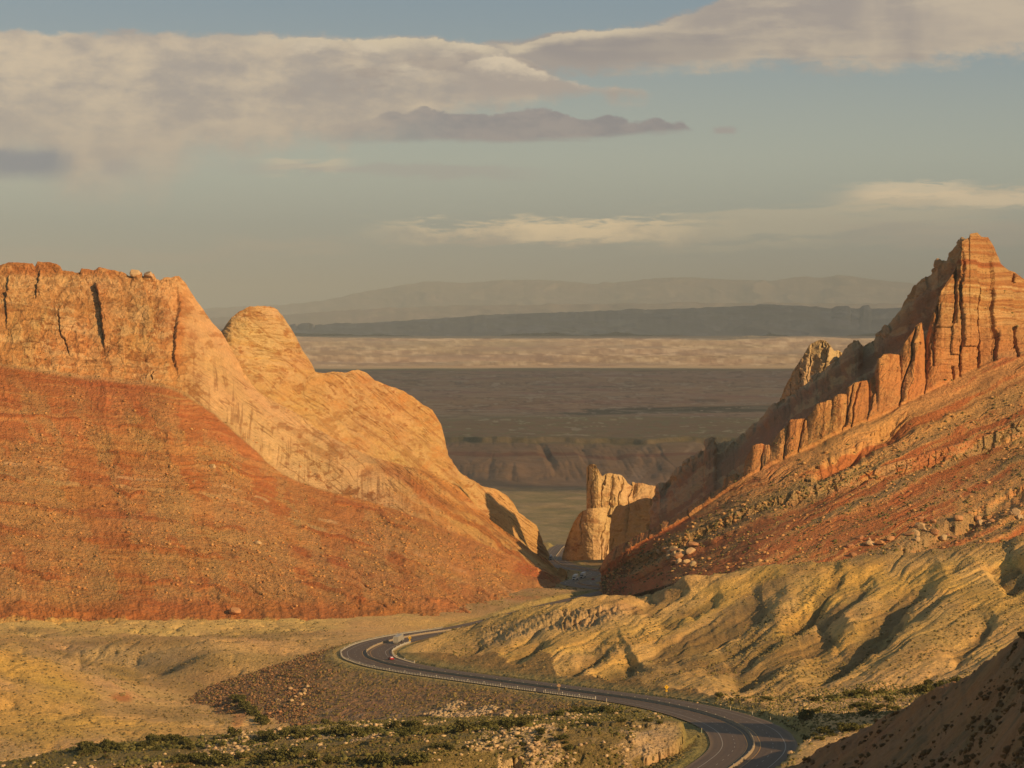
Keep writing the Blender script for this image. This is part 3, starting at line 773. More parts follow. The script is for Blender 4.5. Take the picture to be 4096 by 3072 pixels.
# ------------------------------------------------------------------ lofted rock masses
def loft(px0, px1, nu, lines, rows, jit=0.0, seed=1, dsm=61):
    px = np.linspace(px0, px1, nu)
    Dl, Zl = [], []
    for k, L in enumerate(lines):
        L = sorted(L)
        a = np.array(L, float)
        py = np.interp(px, a[:, 0], a[:, 1]); d = np.interp(px, a[:, 0], a[:, 2])
        for _k in range(2): d = boxf(d, dsm)
        if k >= 3 and not (len(lines) == 7 and lines[0][0][0] == -250 and k == 3):
            for _k in range(2): py = boxf(py, 45)
        if jit and k <= 2: py = py + fbm(px / 22, px * 0 + k, o=4, seed=seed) * (np.interp(px, *jit) if isinstance(jit, tuple) else jit)
        Dl.append(d); Zl.append(-(py - HY) * d / F)
    D, Z, T = [], [], []
    for k in range(len(lines) - 1):
        m = rows[k]
        for j in range(m + (1 if k == len(lines) - 2 else 0)):
            t_ = j / m
            D.append(lerp(Dl[k], Dl[k + 1], t_)); Z.append(lerp(Zl[k], Zl[k + 1], t_)); T.append(np.full(nu, k + t_))
    D = np.array(D); Z = np.array(Z); T = np.array(T)
    PXg = np.tile(px, (len(D), 1))
    P = np.stack([(PXg - CX) * D / F, D, Z], -1)
    return P, PXg, HY - Z * F / D, T
def back(L, dD, dy):
    return [(a, b + dy, c + dD) for a, b, c in L]
def wD(L, pts):
    """give a list of (px,py) distances by interpolation"""
    a = np.array(pts, float)
    return [(x, y, float(np.interp(x, a[:, 0], a[:, 1]))) for x, y in L]
def pix(P):
    return CX + P[..., 0] * F / P[..., 1], HY - P[..., 2] * F / P[..., 1]

# strata colours
SK = np.array((.60, .40, .20)); SAL = np.array((.58, .33, .15)); VARN = np.array((.30, .15, .07)); REDS = np.array((.47, .165, .065)); DEB = np.array((.47, .27, .13))

def scarps(P, N, amp, u, w, seed, o=4):
    """vertical joints and horizontal ledges on cliff faces"""
    return P + N * amp[..., None]

M_cliff = ground_mat('sandstone', 0.30, 0.045, 0.30, 0.95, 2.0, rough=0.92, stretch=(1, 1, 1.8))
M_talus = ground_mat('red_slope', 0.42, 0.05, 0.36, 1.0, 2.0, speck=0.5, rough=0.95)

# ---- left ridge, front mass
skyA = [(-250, 1045), (-100, 1052), (0, 1062), (40, 1050), (130, 1052), (140, 1066), (150, 1048), (205, 1052), (240, 1062), (250, 1080), (290, 1088), (318, 1090), (325, 1075), (375, 1078), (400, 1070), (460, 1080), (500, 1092), (528, 1108), (535, 1086), (565, 1088), (570, 1106), (582, 1094), (615, 1098), (625, 1120), (690, 1106), (715, 1105), (740, 1130), (770, 1175), (800, 1220), (850, 1290), (885, 1325), (900, 1352), (950, 1440), (1000, 1545), (1070, 1590), (1130, 1622), (1220, 1672), (1290, 1738), (1400, 1790), (1500, 1832), (1600, 1856), (1741, 1896), (1834, 1948), (1910, 2028), (1995, 2113), (2070, 2155), (2130, 2205), (2197, 2243), (2231, 2281), (2252, 2312), (2266, 2345)]
dS = [(-250, 2262), (700, 2262), (900, 2300), (1220, 2330), (1500, 2350), (1800, 2345), (2100, 2300), (2230, 2245), (2266, 2265)]
cbA = [(-250, 1425), (0, 1452), (181, 1478), (407, 1508), (678, 1535), (778, 1590), (904, 1680), (1013, 1789), (1130, 1888), (1266, 1950), (1500, 2010), (1650, 2062), (1800, 2122), (1950, 2182), (2060, 2232), (2130, 2268), (2200, 2290), (2250, 2318), (2266, 2350)]
dC = [(-250, 2185), (900, 2190), (1266, 2205), (1500, 2225), (1900, 2225), (2230, 2195), (2266, 2235)]
m1A = [(-250, 1840), (0, 1850), (700, 1960), (1300, 2160), (1700, 2240), (2000, 2290), (2200, 2320), (2266, 2352)]
bA = [(-250, 2530), (0, 2520), (700, 2522), (1300, 2522), (1600, 2500), (1800, 2462), (2000, 2420), (2150, 2385), (2240, 2368), (2266, 2372)]
sA = wD(skyA, dS); cA = wD(cbA, dC)
bA = [(a, b + (18 if a < 1400 else 34), 0) for a, b in bA] if False else [(a, b + (18 if a < 1400 else 34)) for a, b in bA]
_sx = np.linspace(-250, 2266, 400); _sy = np.interp(_sx, [a for a, _ in sorted(skyA)], [b for _, b in sorted(skyA)])
for _k in range(3): _sy = boxf(_sy, 19)
sA2 = [(x, y + 34 * float(np.interp(x, [0, 800, 1000, 2266], [1, 1, .5, .1])), float(np.interp(x, [a[0] for a in sA], [a[2] for a in sA])) - 4) for x, y in zip(_sx, _sy)]
P, A, B_, T = loft(-250, 2266, 1350, [back(sA, 260, 340), back(sA, 40, 12), sA, sA2, cA, wD(m1A, [(-250, 2060), (1700, 2090), (2266, 2215)]), wD(bA, [(-250, 1855), (1350, 1860), (1700, 1885), (2100, 2010), (2266, 2170)])], [20, 8, 50, 260, 230, 260], jit=([0, 850, 1000], [5.0, 5.0, 1.2]), seed=101)
T = np.where(T < 2, T, np.where(T < 3, 2 + .12 * (T - 2), np.where(T < 4, 2.12 + .88 * (T - 3), T - 1)))
N = normals(P)
X_, Y_, Z_ = P[..., 0], P[..., 1], P[..., 2]
cl = sm(T, 1.9, 2.02) * sm(T, 3.06, 2.97)                # cliff zone
th = np.clip(T - 2, 0, 1)                                     # 0 top of cliff .. 1 base
slab = sm(A, 700, 800)                                         # the long smooth flank running down to the right
# buttresses and recesses on the left cliff
lean = A + (B_ - 1300) * 0.32
mo_ = fbm(A / 70, B_ / 90, o=3, seed=109)
e, v = joints((lean + fbm(A / 90, B_ / 120, o=3, seed=111) * 20 + fbm(A / 20, B_ / 9, o=3, seed=112) * 5) / 105, B_ / 170 + 7, seed=113)
d1 = (v - .5) * 1.9 * sm(e, .0, .35) - .45 * sm(e, .03, .0) * sm(mo_, -.1, .2)
e2, v2, _ = edgeworth((A + fbm(A / 30, B_ / 30, o=3, seed=114) * 20) / 30, (B_ - A * .16) / 46, seed=115)
d2 = (v2 - .5) * 0.9 * sm(e2, .0, .2)
d3 = fbm(A / 26, B_ / 14, o=4, seed=116) * .55 + ridge(A / 90, B_ / 60, o=4, seed=117) * .8
strat = B_ - A * 0.10 + fbm(A / 200, B_ / 90, o=3, seed=118) * 22
led = vnoise(strat / 13, A / 400, seed=119) * .35 + vnoise(strat / 34, A / 300, seed=120) * .8
left_c = cl * (1 - slab)
bedA = bl(A / 210, strat / 15, 180, .10) * sm(fbm(A / 80, B_ / 80, o=3, seed=181), -.25, .15)
bedF = bl((A * .80 + B_ * .60) / 230, (-A * .62 + B_ * .78) / 13, 182, .10) * sm(fbm(A / 90, B_ / 90, o=3, seed=183), -.3, .1)
crA = np.zeros(A.shape, np.float32); stA = np.zeros(A.shape, np.float32)
jx = fbm(A / 12, B_ / 12, o=3, seed=178) * 6
for pts_, st_, cw_ in [([(232, 1200), (236, 1277), (240, 1338), (260, 1362), (268, 1391), (285, 1430)], .6, 1.0), ([(378, 1125), (384, 1150), (401, 1228), (411, 1325), (416, 1400)], 2.6, .8), ([(472, 1120), (480, 1140), (508, 1260), (530, 1350)], -2.4, .6),
                      ([(160, 1075), (152, 1120), (140, 1203)], 1.2, .8), ([(262, 1110), (224, 1165), (183, 1285), (150, 1370)], -1.2, .4), ([(572, 1115), (590, 1180), (612, 1290), (640, 1380)], -2.0, .5), ([(610, 1480), (606, 1500), (608, 1525)], .3, 1.0), ([(40, 1090), (20, 1200), (30, 1330)], 1.2, .4), ([(320, 1100), (340, 1180), (352, 1290), (346, 1440)], -1.4, .4), ([(705, 1130), (716, 1220), (700, 1320), (690, 1420), (720, 1520)], 2.0, .5)]:
    d_, s_, t_ = polyd(A + jx, B_, pts_); en_ = np.clip(np.minimum(t_ * 5, (1 - t_) * 5), 0, 1)
    crA = np.maximum(crA, sm(d_, 3.2, 1.0) * cw_ * en_); stA += np.where(s_ > 0, 1, -.35) * np.exp(-d_ / 46) * st_ * en_ * sm(d_, 0, 3)
disp = left_c * (stA * 1.2 - crA * 1.6) + left_c * (d1 + d2 + d3 + led - bedA * .7) * sm(th, 0.0, .05) - cl * slab * bedF * .6
# flank: gentle facets, long cracks running down to the right
fr = (A * .80 + B_ * .60); fc = (-A * .62 + B_ * .78)
fd = fbmA(fc / 130 + fbm(A / 150, B_ / 150, o=2, seed=121) * .7, fr / 520, o=5, seed=122, g=.5) * 4.5 + ridge(fc / 60, fr / 260, o=4, seed=123, rot=False) * .7
vs_ = fbmA((A + fbm(A / 50, B_ / 50, o=2, seed=133) * 14) / 15, B_ / 150, o=4, seed=124) * .3
disp = disp + cl * slab * (fd + vs_) * sm(th, 0, .12)
# upper part of the flank is its own smaller slab
# lower slope: shallow spurs running down, benches
tal = sm(T, 2.98, 3.05)
sp = ridge((A + (B_ - 1500) * -0.25 + fbm(A / 120, B_ / 120, o=3, seed=125) * 45) / 150, B_ / 1500, o=4, seed=126, rot=False)
strat2 = B_ - np.interp(A, [-250, 900, 1500, 2200], [-20, 110, 330, 650]) * 0.9 + fbm(A / 140, B_ / 60, o=4, seed=127) * 16
bn = vnoise(strat2 / 26, A * 0 + 3, seed=128); bn2 = vnoise(strat2 / 9, A / 260, seed=129)
bench_vis = sm(fbm(A / 170, B_ / 80, o=3, seed=130), -0.15, 0.25)
bedT = bl(A / 190, strat2 / 17, 184, .11) * bench_vis
ledT = 0
for k_, L_ in enumerate((1650, 1765, 1905, 2010, 2120, 2265, 2400)):
    ledT = np.maximum(ledT, sm(np.abs(strat2 - L_ + 20 * fbm(A / 100, A * 0 + k_, o=3, seed=185)), 11, 5) * sm(fbm(A / 130, A * 0 + k_ * 3.1, o=3, seed=189 + k_), -.2, .1))
disp = disp + tal * (sp * 1.3 + bn * .55 + bn2 * 0.55 * bench_vis + fbm(A / 26, B_ / 16, o=6, g=.6, seed=131) * .6 - bedT * .9 + ledT * 1.1)
low = tal * sm(B_, 2380, 2440)
disp = disp + low * (fbm(A / 90, B_ / 40, o=4, seed=132) * 2.0 + ridge(A / 60, B_ / 200, o=3, seed=134, rot=False) * .5)
P = P + N * disp[..., None]
P[..., 0] += 0
# colours
mot = fbm(A / 70, B_ / 45, o=7, g=.66, seed=140); mot2 = fbm(A / 24, B_ / 16, o=6, g=.66, seed=141); mo3 = fbm(lean / 50, B_ / 260, o=4, seed=142)
Cc = np.ones(A.shape + (3,), np.float32) * np.array((.62, .34, .14), np.float32)
Cc = mixc(Cc, (.72, .52, .28), sm(mot + .5 * vnoise(strat / 18, A / 300, seed=143), .02, .42) * .95)
Cc = mixc(Cc, (.66, .45, .20), sm(mo3, 0.08, 0.35) * .7 * (1 - slab))
Cc = mixc(Cc, (.34, .15, .055), sm(mot2 + .7 * mot - .35 * vnoise(strat / 25, A / 260, seed=144), .28, .6) * .85)
Cc = mixc(Cc, (.70, .48, .24), sm(v2, .62, .8) * .5)
Cc = mixc(Cc, (.36, .17, .07), sm(v2, .3, .15) * .45)
Cc = mixc(Cc, (.26, .12, .05), bedA * .75)
Cc = mixc(Cc, (.10, .05, .025), crA * .85)
Cc = mixc(Cc, (.52, .22, .075), sm(stA, .5, 1.6) * .6)
Cc = mixc(Cc, (.74, .52, .27), sm(B_, 1240, 1150) * sm(mot2 + mot, -.25, .15) * .75)
Cc = mixc(Cc, (.47, .19, .065), sm(B_, 1118, 1085) * sm(mot, -.5, -.1) * .8)
# flank colours: pale salmon with dark curtain stains
fl_c = np.array((.68, .47, .26), np.float32)
Cf = np.ones_like(Cc) * fl_c
Cf = mixc(Cf, (.74, .54, .30), sm(fbmA(fc / 90, fr / 420, o=5, seed=145), -.05, .3) * .8)
curt = fbmA((A + wb[0, 0]) / 9, B_ / 150, o=4, seed=146)
Cf = mixc(Cf, (.36, .20, .10), sm(curt + .5 * mot, .12, .5) * sm(th, .3, .6) * .75)
Cf = mixc(Cf, (.29, .14, .06), sm(mot2 * .8 + mot + (th - .7) * .8, .22, .55) * .8 * sm(A, 1000, 1200) * sm(A, 1800, 1500))
Cf = mixc(Cf, (.30, .15, .07), blob(A, B_, 740, 1450, 70, 230, -12, wob=mot * .8) * sm(mot2, -.3, .2) * .8)
Cf = mixc(Cf, (.62, .44, .22), blob(A, B_, 1440, 1830, 140, 45, 28, wob=mot) * .8)
orn = sm(A - (B_ - 1900) * .8 + mot * 110, 1430, 1660)
Co = np.ones_like(Cc) * np.array((.60, .31, .11), np.float32)
s3_ = -A * .50 + B_ * .86 + fbm(A / 120, B_ / 80, o=4, seed=147) * 26
Co = mixc(Co, (.68, .43, .18), sm(vnoise(s3_ / 20, fr / 500, seed=148) + vnoise(s3_ / 7, fr / 300, seed=149) * .6, .0, .55) * .9)
Co = mixc(Co, (.48, .18, .06), sm(vnoise(s3_ / 28, fr / 600, seed=150), .15, .6) * sm(B_, 1820, 1900) * .8)
Co = mixc(Co, (.33, .17, .08), sm(mot2 + vnoise(s3_ / 16, fr / 260, seed=151) * .8, .55, .85) * .7)
Cf = mixc(Cf, (0, 0, 0), orn * 0) + (Co - Cf) * (orn * sm(th + .0005 * (A - 1500), -.3, .2))[..., None]
Cc = Cc + (Cf - Cc) * slab[..., None]
Cc = mixc(Cc, (.34, .16, .06), sm(mot2 * .6 + mot * .9 + .3 * vnoise(strat / 20, A / 150, seed=155), .18, .42) * .62 * (1 - orn * .4))
Cc = mixc(Cc, (.38, .19, .075), slab * sm(vnoise(fc / 9, fr / 260, seed=158) + vnoise(fc / 24, fr / 400, seed=159) * .7 + mot2 * .5, .45, .95) * .65 * sm(A, 1000, 1350))
Cc = mixc(Cc, (.27, .135, .06), slab * bedF * .7)
Cc = Cc * np.array((.90, .84, .76), np.float32)
# lower slope
Ct = np.ones_like(Cc) * np.array((.50, .225, .085), np.float32)
Ct = mixc(Ct, REDS, sm(B_, 2050, 1600) * .75)
sb = vnoise(strat2 / 40, A / 900, seed=152) + .5 * vnoise(strat2 / 11, A / 500, seed=153)
Ct = mixc(Ct, (.42, .135, .05), sm(sb, .2, .7) * .7)
Ct = mixc(Ct, (.60, .33, .14), sm(-sb, .25, .8) * .55)
Ct = mixc(Ct, (.60, .42, .22), sm(np.abs(strat2 - 1850 - 40), 10, 4) * sm(mot, -.3, .2) * .7)
debr = sm(fbmA((A - (B_ - 1900) * .45 + mot * 60) / 75, B_ / 330, o=5, seed=154) + .15, -.05, .32)
debr = np.clip(debr * sm(T, 3.0, 3.4) + sm(T, 3.06, 3.0) * .7, 0, 1) * sm(B_, 2440, 2380)
Ct = mixc(Ct, (.50, .31, .14), debr * .62)
Ct = mixc(Ct, (.38, .14, .05), sm(vnoise(strat2 / 5.5, A / 160, seed=156) + mot2 * .4, .35, .8) * .45)
Ct = mixc(Ct, (.62, .36, .15), sm(-vnoise(strat2 / 7, A / 220, seed=157) + mot2 * .4, .4, .8) * .35)
Ct = mixc(Ct, (.24, .09, .04), bedT * .6)
Ct = mixc(Ct, (.40, .13, .045), ledT * .75)
Ct = mixc(Ct, (.66, .44, .25), sm(np.abs(strat2 - 1850), 9, 4) * sm(mot, -.15, .15) * .7)
Ct = mixc(Ct, (.53, .40, .21), sm(T, 3.07, 3.0) * sm(A, 1200, 900) * .7)
Ct = mixc(Ct, (.45, .17, .06), low * .75)
Ct = mixc(Ct, (.66, .45, .17), sm(B_ + mot * 30, 2478, 2490) * sm(A, 1480, 1380) * .9)
Ct = mixc(Ct, (.56, .27, .11), sm(A, 1500, 1800) * .55)
Ct = mixc(Ct, (.43, .15, .06), blob(A, B_, 2170, 2300, 110, 28, 16, wob=mot) * .9)
Cc = Cc + (Ct * np.array((.90, .90, .86), np.float32) - Cc) * tal[..., None]
Cc = Cc * (1 + mot2[..., None] * .22)
ridge_left = grid_mesh('ridge', P, M_talus, Cc, {'deb': np.clip(debr * tal + .12 * tal, 0, 1), 'veg': debr * tal * .55 + tal * .15}, label='tall orange sandstone ridge with red debris slope left of the highway')
GA = (P, A, B_, debr * tal)

# ---- left ridge, rear domes
skyB = [(850, 1420), (880, 1335), (900, 1308), (925, 1270), (960, 1242), (1000, 1226), (1040, 1222), (1080, 1224), (1110, 1240), (1135, 1268), (1150, 1292), (1185, 1350), (1210, 1400), (1245, 1450), (1262, 1486), (1290, 1492), (1330, 1488), (1385, 1492), (1405, 1484), (1430, 1478), (1460, 1486), (1500, 1520), (1560, 1545), (1620, 1565), (1680, 1610), (1730, 1640), (1765, 1700), (1780, 1760), (1790, 1815), (1800, 1850), (1825, 1885), (1870, 1915), (1927, 1944), (1960, 1952), (1995, 1961), (2030, 1985), (2054, 2011), (2075, 2050), (2096, 2066), (2120, 2080), (2146, 2100), (2158, 2130), (2165, 2165), (2178, 2185), (2186, 2200), (2194, 2222), (2204, 2262)]
dB = [(850, 2500), (1100, 2525), (1300, 2580), (1500, 2630), (1800, 2690), (2000, 2722), (2110, 2740), (2135, 2765), (2165, 2805), (2204, 2860)]
bB = [(850, 1560), (1000, 1700), (1220, 1830), (1500, 1960), (1800, 2080), (2100, 2240), (2180, 2300), (2204, 2330)]
sB = wD(skyB, dB)
mB = wD([(850, 1470), (1000, 1480), (1150, 1560), (1262, 1640), (1500, 1720), (1760, 1860), (1990, 2040), (2120, 2150), (2204, 2290)], [(850, 2450), (1300, 2545), (1800, 2665), (2000, 2708), (2110, 2735), (2204, 2855)])
P, A, B_, T = loft(850, 2204, 760, [back(sB, 300, 330), back(sB, 40, 10), sB, mB, wD(bB, [(850, 2410), (1500, 2540), (2000, 2680), (2110, 2712), (2204, 2840)])], [16, 8, 240, 160], jit=4, seed=160)
N = normals(P)
fr = (A * .80 + B_ * .60); fc = (-A * .62 + B_ * .78)
dm = blob(A, B_, 1050, 1330, 210, 230, 20, soft=.8)
strat = B_ - np.interp(A, [850, 1260, 2200], [0, 40, 800]) + fbm(A / 120, B_ / 60, o=3, seed=161) * 16
disp = fbmA(fc / 80, fr / 260, o=5, seed=162, g=.5) * 5 + ridge(fc / 46, fr / 160, o=4, seed=163, rot=False) * .9 + vnoise(strat / 9, A / 200, seed=164) * .4 + vnoise(strat / 26, A / 200, seed=166) * .9 + fbm(A / 20, B_ / 20, o=4, seed=165) * .5
bedB = bl(fr / 190, fc / 12, 186, .11) * sm(fbm(A / 80, B_ / 80, o=3, seed=187), -.3, .1)
bedD = bl(A / 120, strat / 11, 188, .12)
bedB = bedB + (bedD - bedB) * dm
disp = disp - bedB * .8
disp *= sm(T, 2.0, 2.15)
disp -= 4 * sm(T, 2.1, 2.3) * np.exp(-(polyd(A, B_, [(1258, 1520), (1235, 1580), (1290, 1680), (1400, 1760)])[0] / 22) ** 2)
P = P + N * disp[..., None]
mot = fbm(A / 60, B_ / 36, o=7, g=.66, seed=170); mot2 = fbm(A / 20, B_ / 14, o=6, g=.66, seed=171)
Cc = np.ones(A.shape + (3,), np.float32) * np.array((.60, .40, .19), np.float32)
Cc = mixc(Cc, (.66, .52, .31), dm * .85)
Cc = mixc(Cc, (.72, .55, .32), sm(mot, -.1, .25) * .5)
Cc = mixc(Cc, (.66, .47, .22), sm(vnoise(strat / 12, A / 300, seed=172) + mot, 0, .6) * .8)
Cc = mixc(Cc, (.40, .20, .08), sm(mot2 + mot * .8, .22, .55) * .8)
Cc = mixc(Cc, (.58, .31, .12), sm(mot, -.1, -.4) * sm(A, 1200, 1400) * .7)
Cc = mixc(Cc, (.52, .40, .20), sm(T, 2.75, 3.0) * sm(mot2, -.2, .2) * sm(A, 1200, 1350) * sm(A, 1800, 1600) * .7)
Cc = mixc(Cc, (.40, .22, .09), sm(mot + mot2 * .7 + vnoise(strat / 15, A / 120, seed=175) * .5, .1, .45) * .55)
Cc = mixc(Cc, (.68, .47, .21), sm(A, 1930, 2000) * .9)
Cc = mixc(Cc, (.40, .22, .09), sm(vnoise(fc / 8, fr / 200, seed=176) + mot2 * .5, .4, .9) * .6)
Cc = mixc(Cc, (.29, .15, .065), bedB * .65)
Cc = Cc * np.array((.90, .83, .74), np.float32)
grid_mesh('ridge', P, M_cliff, Cc * (1 + mot2[..., None] * .14), label='pale domed sandstone ridge behind the left ridge')

# ---- right ridge: front face with fins
topR = [(2405, 2290), (2415, 2262), (2430, 2235), (2466, 2191), (2554, 2140), (2618, 2109), (2713, 2065), (2801, 2008), (2880, 1955), (2895, 1948), (2900, 1915), (2942, 1900), (2952, 1908), (2980, 1895), (2990, 1840), (3015, 1782), (3045, 1775), (3068, 1785), (3076, 1800), (3088, 1792), (3125, 1735), (3150, 1700), (3162, 1677), (3222, 1673), (3232, 1684), (3246, 1655), (3272, 1618), (3318, 1600), (3328, 1606), (3336, 1590), (3352, 1578), (3379, 1578), (3386, 1588), (3398, 1548), (3420, 1530), (3468, 1520), (3476, 1535), (3484, 1510), (3508, 1492), (3518, 1428), (3533, 1415), (3590, 1415), (3600, 1432), (3612, 1392), (3640, 1340), (3664, 1303), (3686, 1290), (3692, 1330), (3702, 1390), (3712, 1335), (3740, 1235), (3765, 1165), (3800, 1112), (3835, 1052), (3849, 965), (3876, 952), (3880, 936), (3910, 930), (3925, 946), (3953, 948), (3976, 985), (4003, 1055), (4030, 1080), (4060, 1090), (4096, 1118), (4180, 1200), (4300, 1300)]
cbR = [(2405, 2310), (2466, 2232), (2554, 2172), (2713, 2092), (2801, 2032), (2900, 1966), (2990, 1906), (3081, 1860), (3171, 1815), (3262, 1778), (3352, 1724), (3443, 1688), (3533, 1652), (3623, 1607), (3714, 1562), (3804, 1516), (3904, 1471), (3985, 1435), (4096, 1416), (4300, 1390)]
ldR = [(2405, 2325), (2450, 2300), (2550, 2232), (2700, 2162), (2900, 2068), (3081, 1995), (3307, 1922), (3460, 1886), (3696, 1815), (3940, 1742), (4096, 1670), (4300, 1600)]
btR = [(2405, 2372), (2500, 2388), (2630, 2350), (2695, 2330), (2846, 2310), (3041, 2290), (3149, 2295), (3294, 2300), (3366, 2290), (3582, 2250), (3727, 2240), (4096, 2190), (4300, 2160)]
sR = wD(topR, [(2405, 2150), (2470, 2128), (3000, 2140), (3400, 2180), (3700, 2240), (3900, 2310), (4100, 2335), (4300, 2340)])
cR = wD(cbR, [(2405, 2135), (2470, 2110), (3000, 2115), (3400, 2145), (3700, 2190), (3900, 2225), (4100, 2240), (4300, 2245)])
lR = wD(ldR, [(2405, 2125), (2700, 2075), (3300, 2070), (4000, 2120), (4300, 2140)])
lR2 = [(a, b + np.interp(a, [2405, 2600, 3300, 3900, 4300], [4, 34, 40, 70, 80]), c - 2.5) for a, b, c in lR]
bR = wD(btR, [(2405, 2105), (2500, 2040), (2700, 1930), (3041, 1850), (3294, 1850), (3582, 1860), (4300, 1900)])
bkR = [(a, max(b + 60, min(cc_, b + 400)), c + 34) for (a, b, c), cc_ in zip(sR, [float(np.interp(a, [x[0] for x in cbR], [x[1] for x in cbR])) for a, _, _ in sR])]
P, A, B_, T = loft(2405, 4300, 1300, [bkR, back(sR, 14, 4), sR, cR, lR, lR2, bR], [14, 6, 330, 130, 40, 200], jit=3.5, seed=200)
N = normals(P); N[..., 0] *= .6; N[..., 2] *= .5
cl = sm(T, 1.95, 2.02) * sm(T, 3.03, 2.98); th = np.clip(T - 2, 0, 1); tal = sm(T, 2.98, 3.03)
fins = sm(A, 3790, 3700)
wbx = fbm(A / 40, B_ / 90, o=3, seed=201) * 18
lean = A + (B_ - 1500) * 0.22
e, v = joints((lean + wbx) / 66, B_ / 500 + 5, seed=203)
crk = sm(e, .16, .0)
finb = (v - .45) * 6 * sm(e, 0, .3) - sm(e, .07, 0) * 4
e2, v2, _ = edgeworth((lean + wbx * .5) / 22, (B_ + A * .45) / 60, seed=204)
finb = finb + (v2 - .5) * 1.1 * sm(e2, 0, .2) - sm(e2, .06, 0) * .4
# rounded fins: swell between the cracks, thin at the top
finb = finb + np.clip(1 - np.abs(e - .5), 0, 1) * 2
pk = (1 - fins)
leanp = A + (B_ - 950) * np.interp(A, [3700, 3900, 4100], [.05, 0.0, -.06])
e4, v4 = joints((leanp + wbx * .8 + fbm(A / 9, B_ / 9, o=2, seed=230) * 3) / 60, B_ / 170 + 2, seed=207)
colm = (v4 - .5) * 9 * sm(e4, 0, .2) - sm(e4, .10, 0) * 9
st = B_ + (A - 3900) * -.06 + fbm(A / 90, B_ / 40, o=3, seed=208) * 7
ledp = (np.floor(st / 24) * 0 + vnoise(st / 11, A / 200, seed=209) * .5 + vnoise(st / 30, A / 200, seed=210) * 1.1) * sm(B_, 1380, 1200)
topz = sm(B_, 1130, 980)
colm = colm * (1 - topz * .75) + ledp
disp = cl * (fins * finb + pk * colm + fbm(A / 20, B_ / 16, o=5, seed=211) * .5) * sm(th, 0, .03)
# red slopes under the fins with dipping ledges
dip = B_ + (A - 2900) * .475 + fbm(A / 110, B_ / 60, o=4, seed=212) * 20
lg = vnoise(dip / 30, A / 700, seed=213); lg2 = vnoise(dip / 10, A / 240, seed=214)
gx = fbm(A / 190, B_ / 120, o=3, seed=215)
disp = disp + tal * (lg * 2.3 + lg2 * .7 * sm(gx, -.2, .3) + fbm(A / 24, B_ / 18, o=5, seed=216) * .45)
e5, v5, _ = edgeworth((A + wbx) / 34, dip / 60, seed=217)
ledge = sm(T, 3.98, 4.03) * sm(T, 5.06, 4.98)
disp = disp + ledge * ((v5 - .4) * 3.6 * sm(e5, 0, .15) + 2.2)
bedR = bl(A / 230, dip / 17, 232, .11) * sm(gx, -.25, .1)
bedP = bl(A / 200, st / 10, 234, .10)
disp = disp - tal * bedR * 1.1 - cl * pk * bedP * .6 - cl * fins * bl((lean + wbx) / 26, (B_ + A * .45) / 30, 235, .06) * .5
# hollows that catch shade
for c_ in [(3560, 1720, 3260, 1900, 5), (3420, 1790, 3300, 1850, 6), (3580, 1690, 3530, 1720, 5), (3900, 2060, 3620, 2200, 6), (4060, 1960, 3850, 2080, 5), (3330, 1950, 3180, 2010, 3)]:
    d_, s_, t_ = polyd(A + wbx, B_ + wbx * .6, [(c_[0], c_[1]), ((c_[0] + c_[2]) / 2, (c_[1] + c_[3]) / 2 + 6), (c_[2], c_[3])])
    w_ = np.where(s_ > 0, 46, 12)
    disp = disp - tal * c_[4] * 1.4 * np.exp(-(d_ / w_) ** 1.5)
# dark broken tip by the road
tipf = sm(A, 2560, 2480) * sm(T, 2.2, 2.6)
disp = disp + tipf * (ridge(A / 22, B_ / 120, o=3, seed=218, rot=False) * 3)
P = P + N * disp[..., None]
mot = fbm(A / 60, B_ / 40, o=7, g=.66, seed=220); mot2 = fbm(A / 20, B_ / 14, o=6, g=.66, seed=221)
Cc = np.ones(A.shape + (3,), np.float32) * np.array((.60, .29, .105), np.float32)
Cc = mixc(Cc, (.68, .42, .17), sm(v + mot * .5, .35, .9) * .8)
Cc = mixc(Cc, (.33, .15, .06), sm(fbmA(leanp / 16, B_ / 190, o=4, seed=222) + mot * .5, .15, .5) * .7)
bandp = vnoise(st / 9, A / 400, seed=223) + vnoise(st / 24, A / 400, seed=224) * .8
Cp = np.ones_like(Cc) * np.array((.58, .36, .15), np.float32)
Cp = mixc(Cp, (.68, .48, .23), sm(bandp, .1, .6)); Cp = mixc(Cp, (.48, .22, .08), sm(-bandp, .2, .7) * .8)
Cp = mixc(Cp, (.42, .15, .055), sm(np.abs(st - 1052), 14, 7) * .9)
Cp = mixc(Cp, (.44, .20, .08), sm(np.abs(st - 1100), 7, 3) * .7)
Cc = Cc + (Cp - Cc) * (pk * sm(B_ + mot * 60, 1420, 1180))[..., None]
Cc = mixc(Cc, (.55, .40, .20), sm(th, .9, 1.) * sm(A, 3900, 4000) * .6)
Cc = mixc(Cc, (.36, .15, .055), sm(mot2 + mot * .7 + (v - .5) * .5, .15, .5) * .6)
Cc = mixc(Cc, (.25, .11, .05), pk * bedP * .6)
Cc = Cc * np.array((.86, .82, .84), np.float32)
Ct = np.ones_like(Cc) * np.array((.62, .34, .135), np.float32)
rb = vnoise(dip / 42, A / 900, seed=225) + vnoise(dip / 13, A / 500, seed=226) * .5 + mot * .5
Ct = mixc(Ct, (.47, .15, .055), sm(rb, .05, .5) * .85)
Ct = mixc(Ct, (.46, .15, .06), sm(T, 3.35, 3.1) * sm(rb, -.5, .1) * .8)
Ct = mixc(Ct, (.53, .34, .18), ledge * sm(mot + v5 * .5, -.1, .35) * .9); Ct = mixc(Ct, (.48, .185, .075), ledge * sm(A, 3550, 3700) * sm(mot, -.1, .2) * .8)
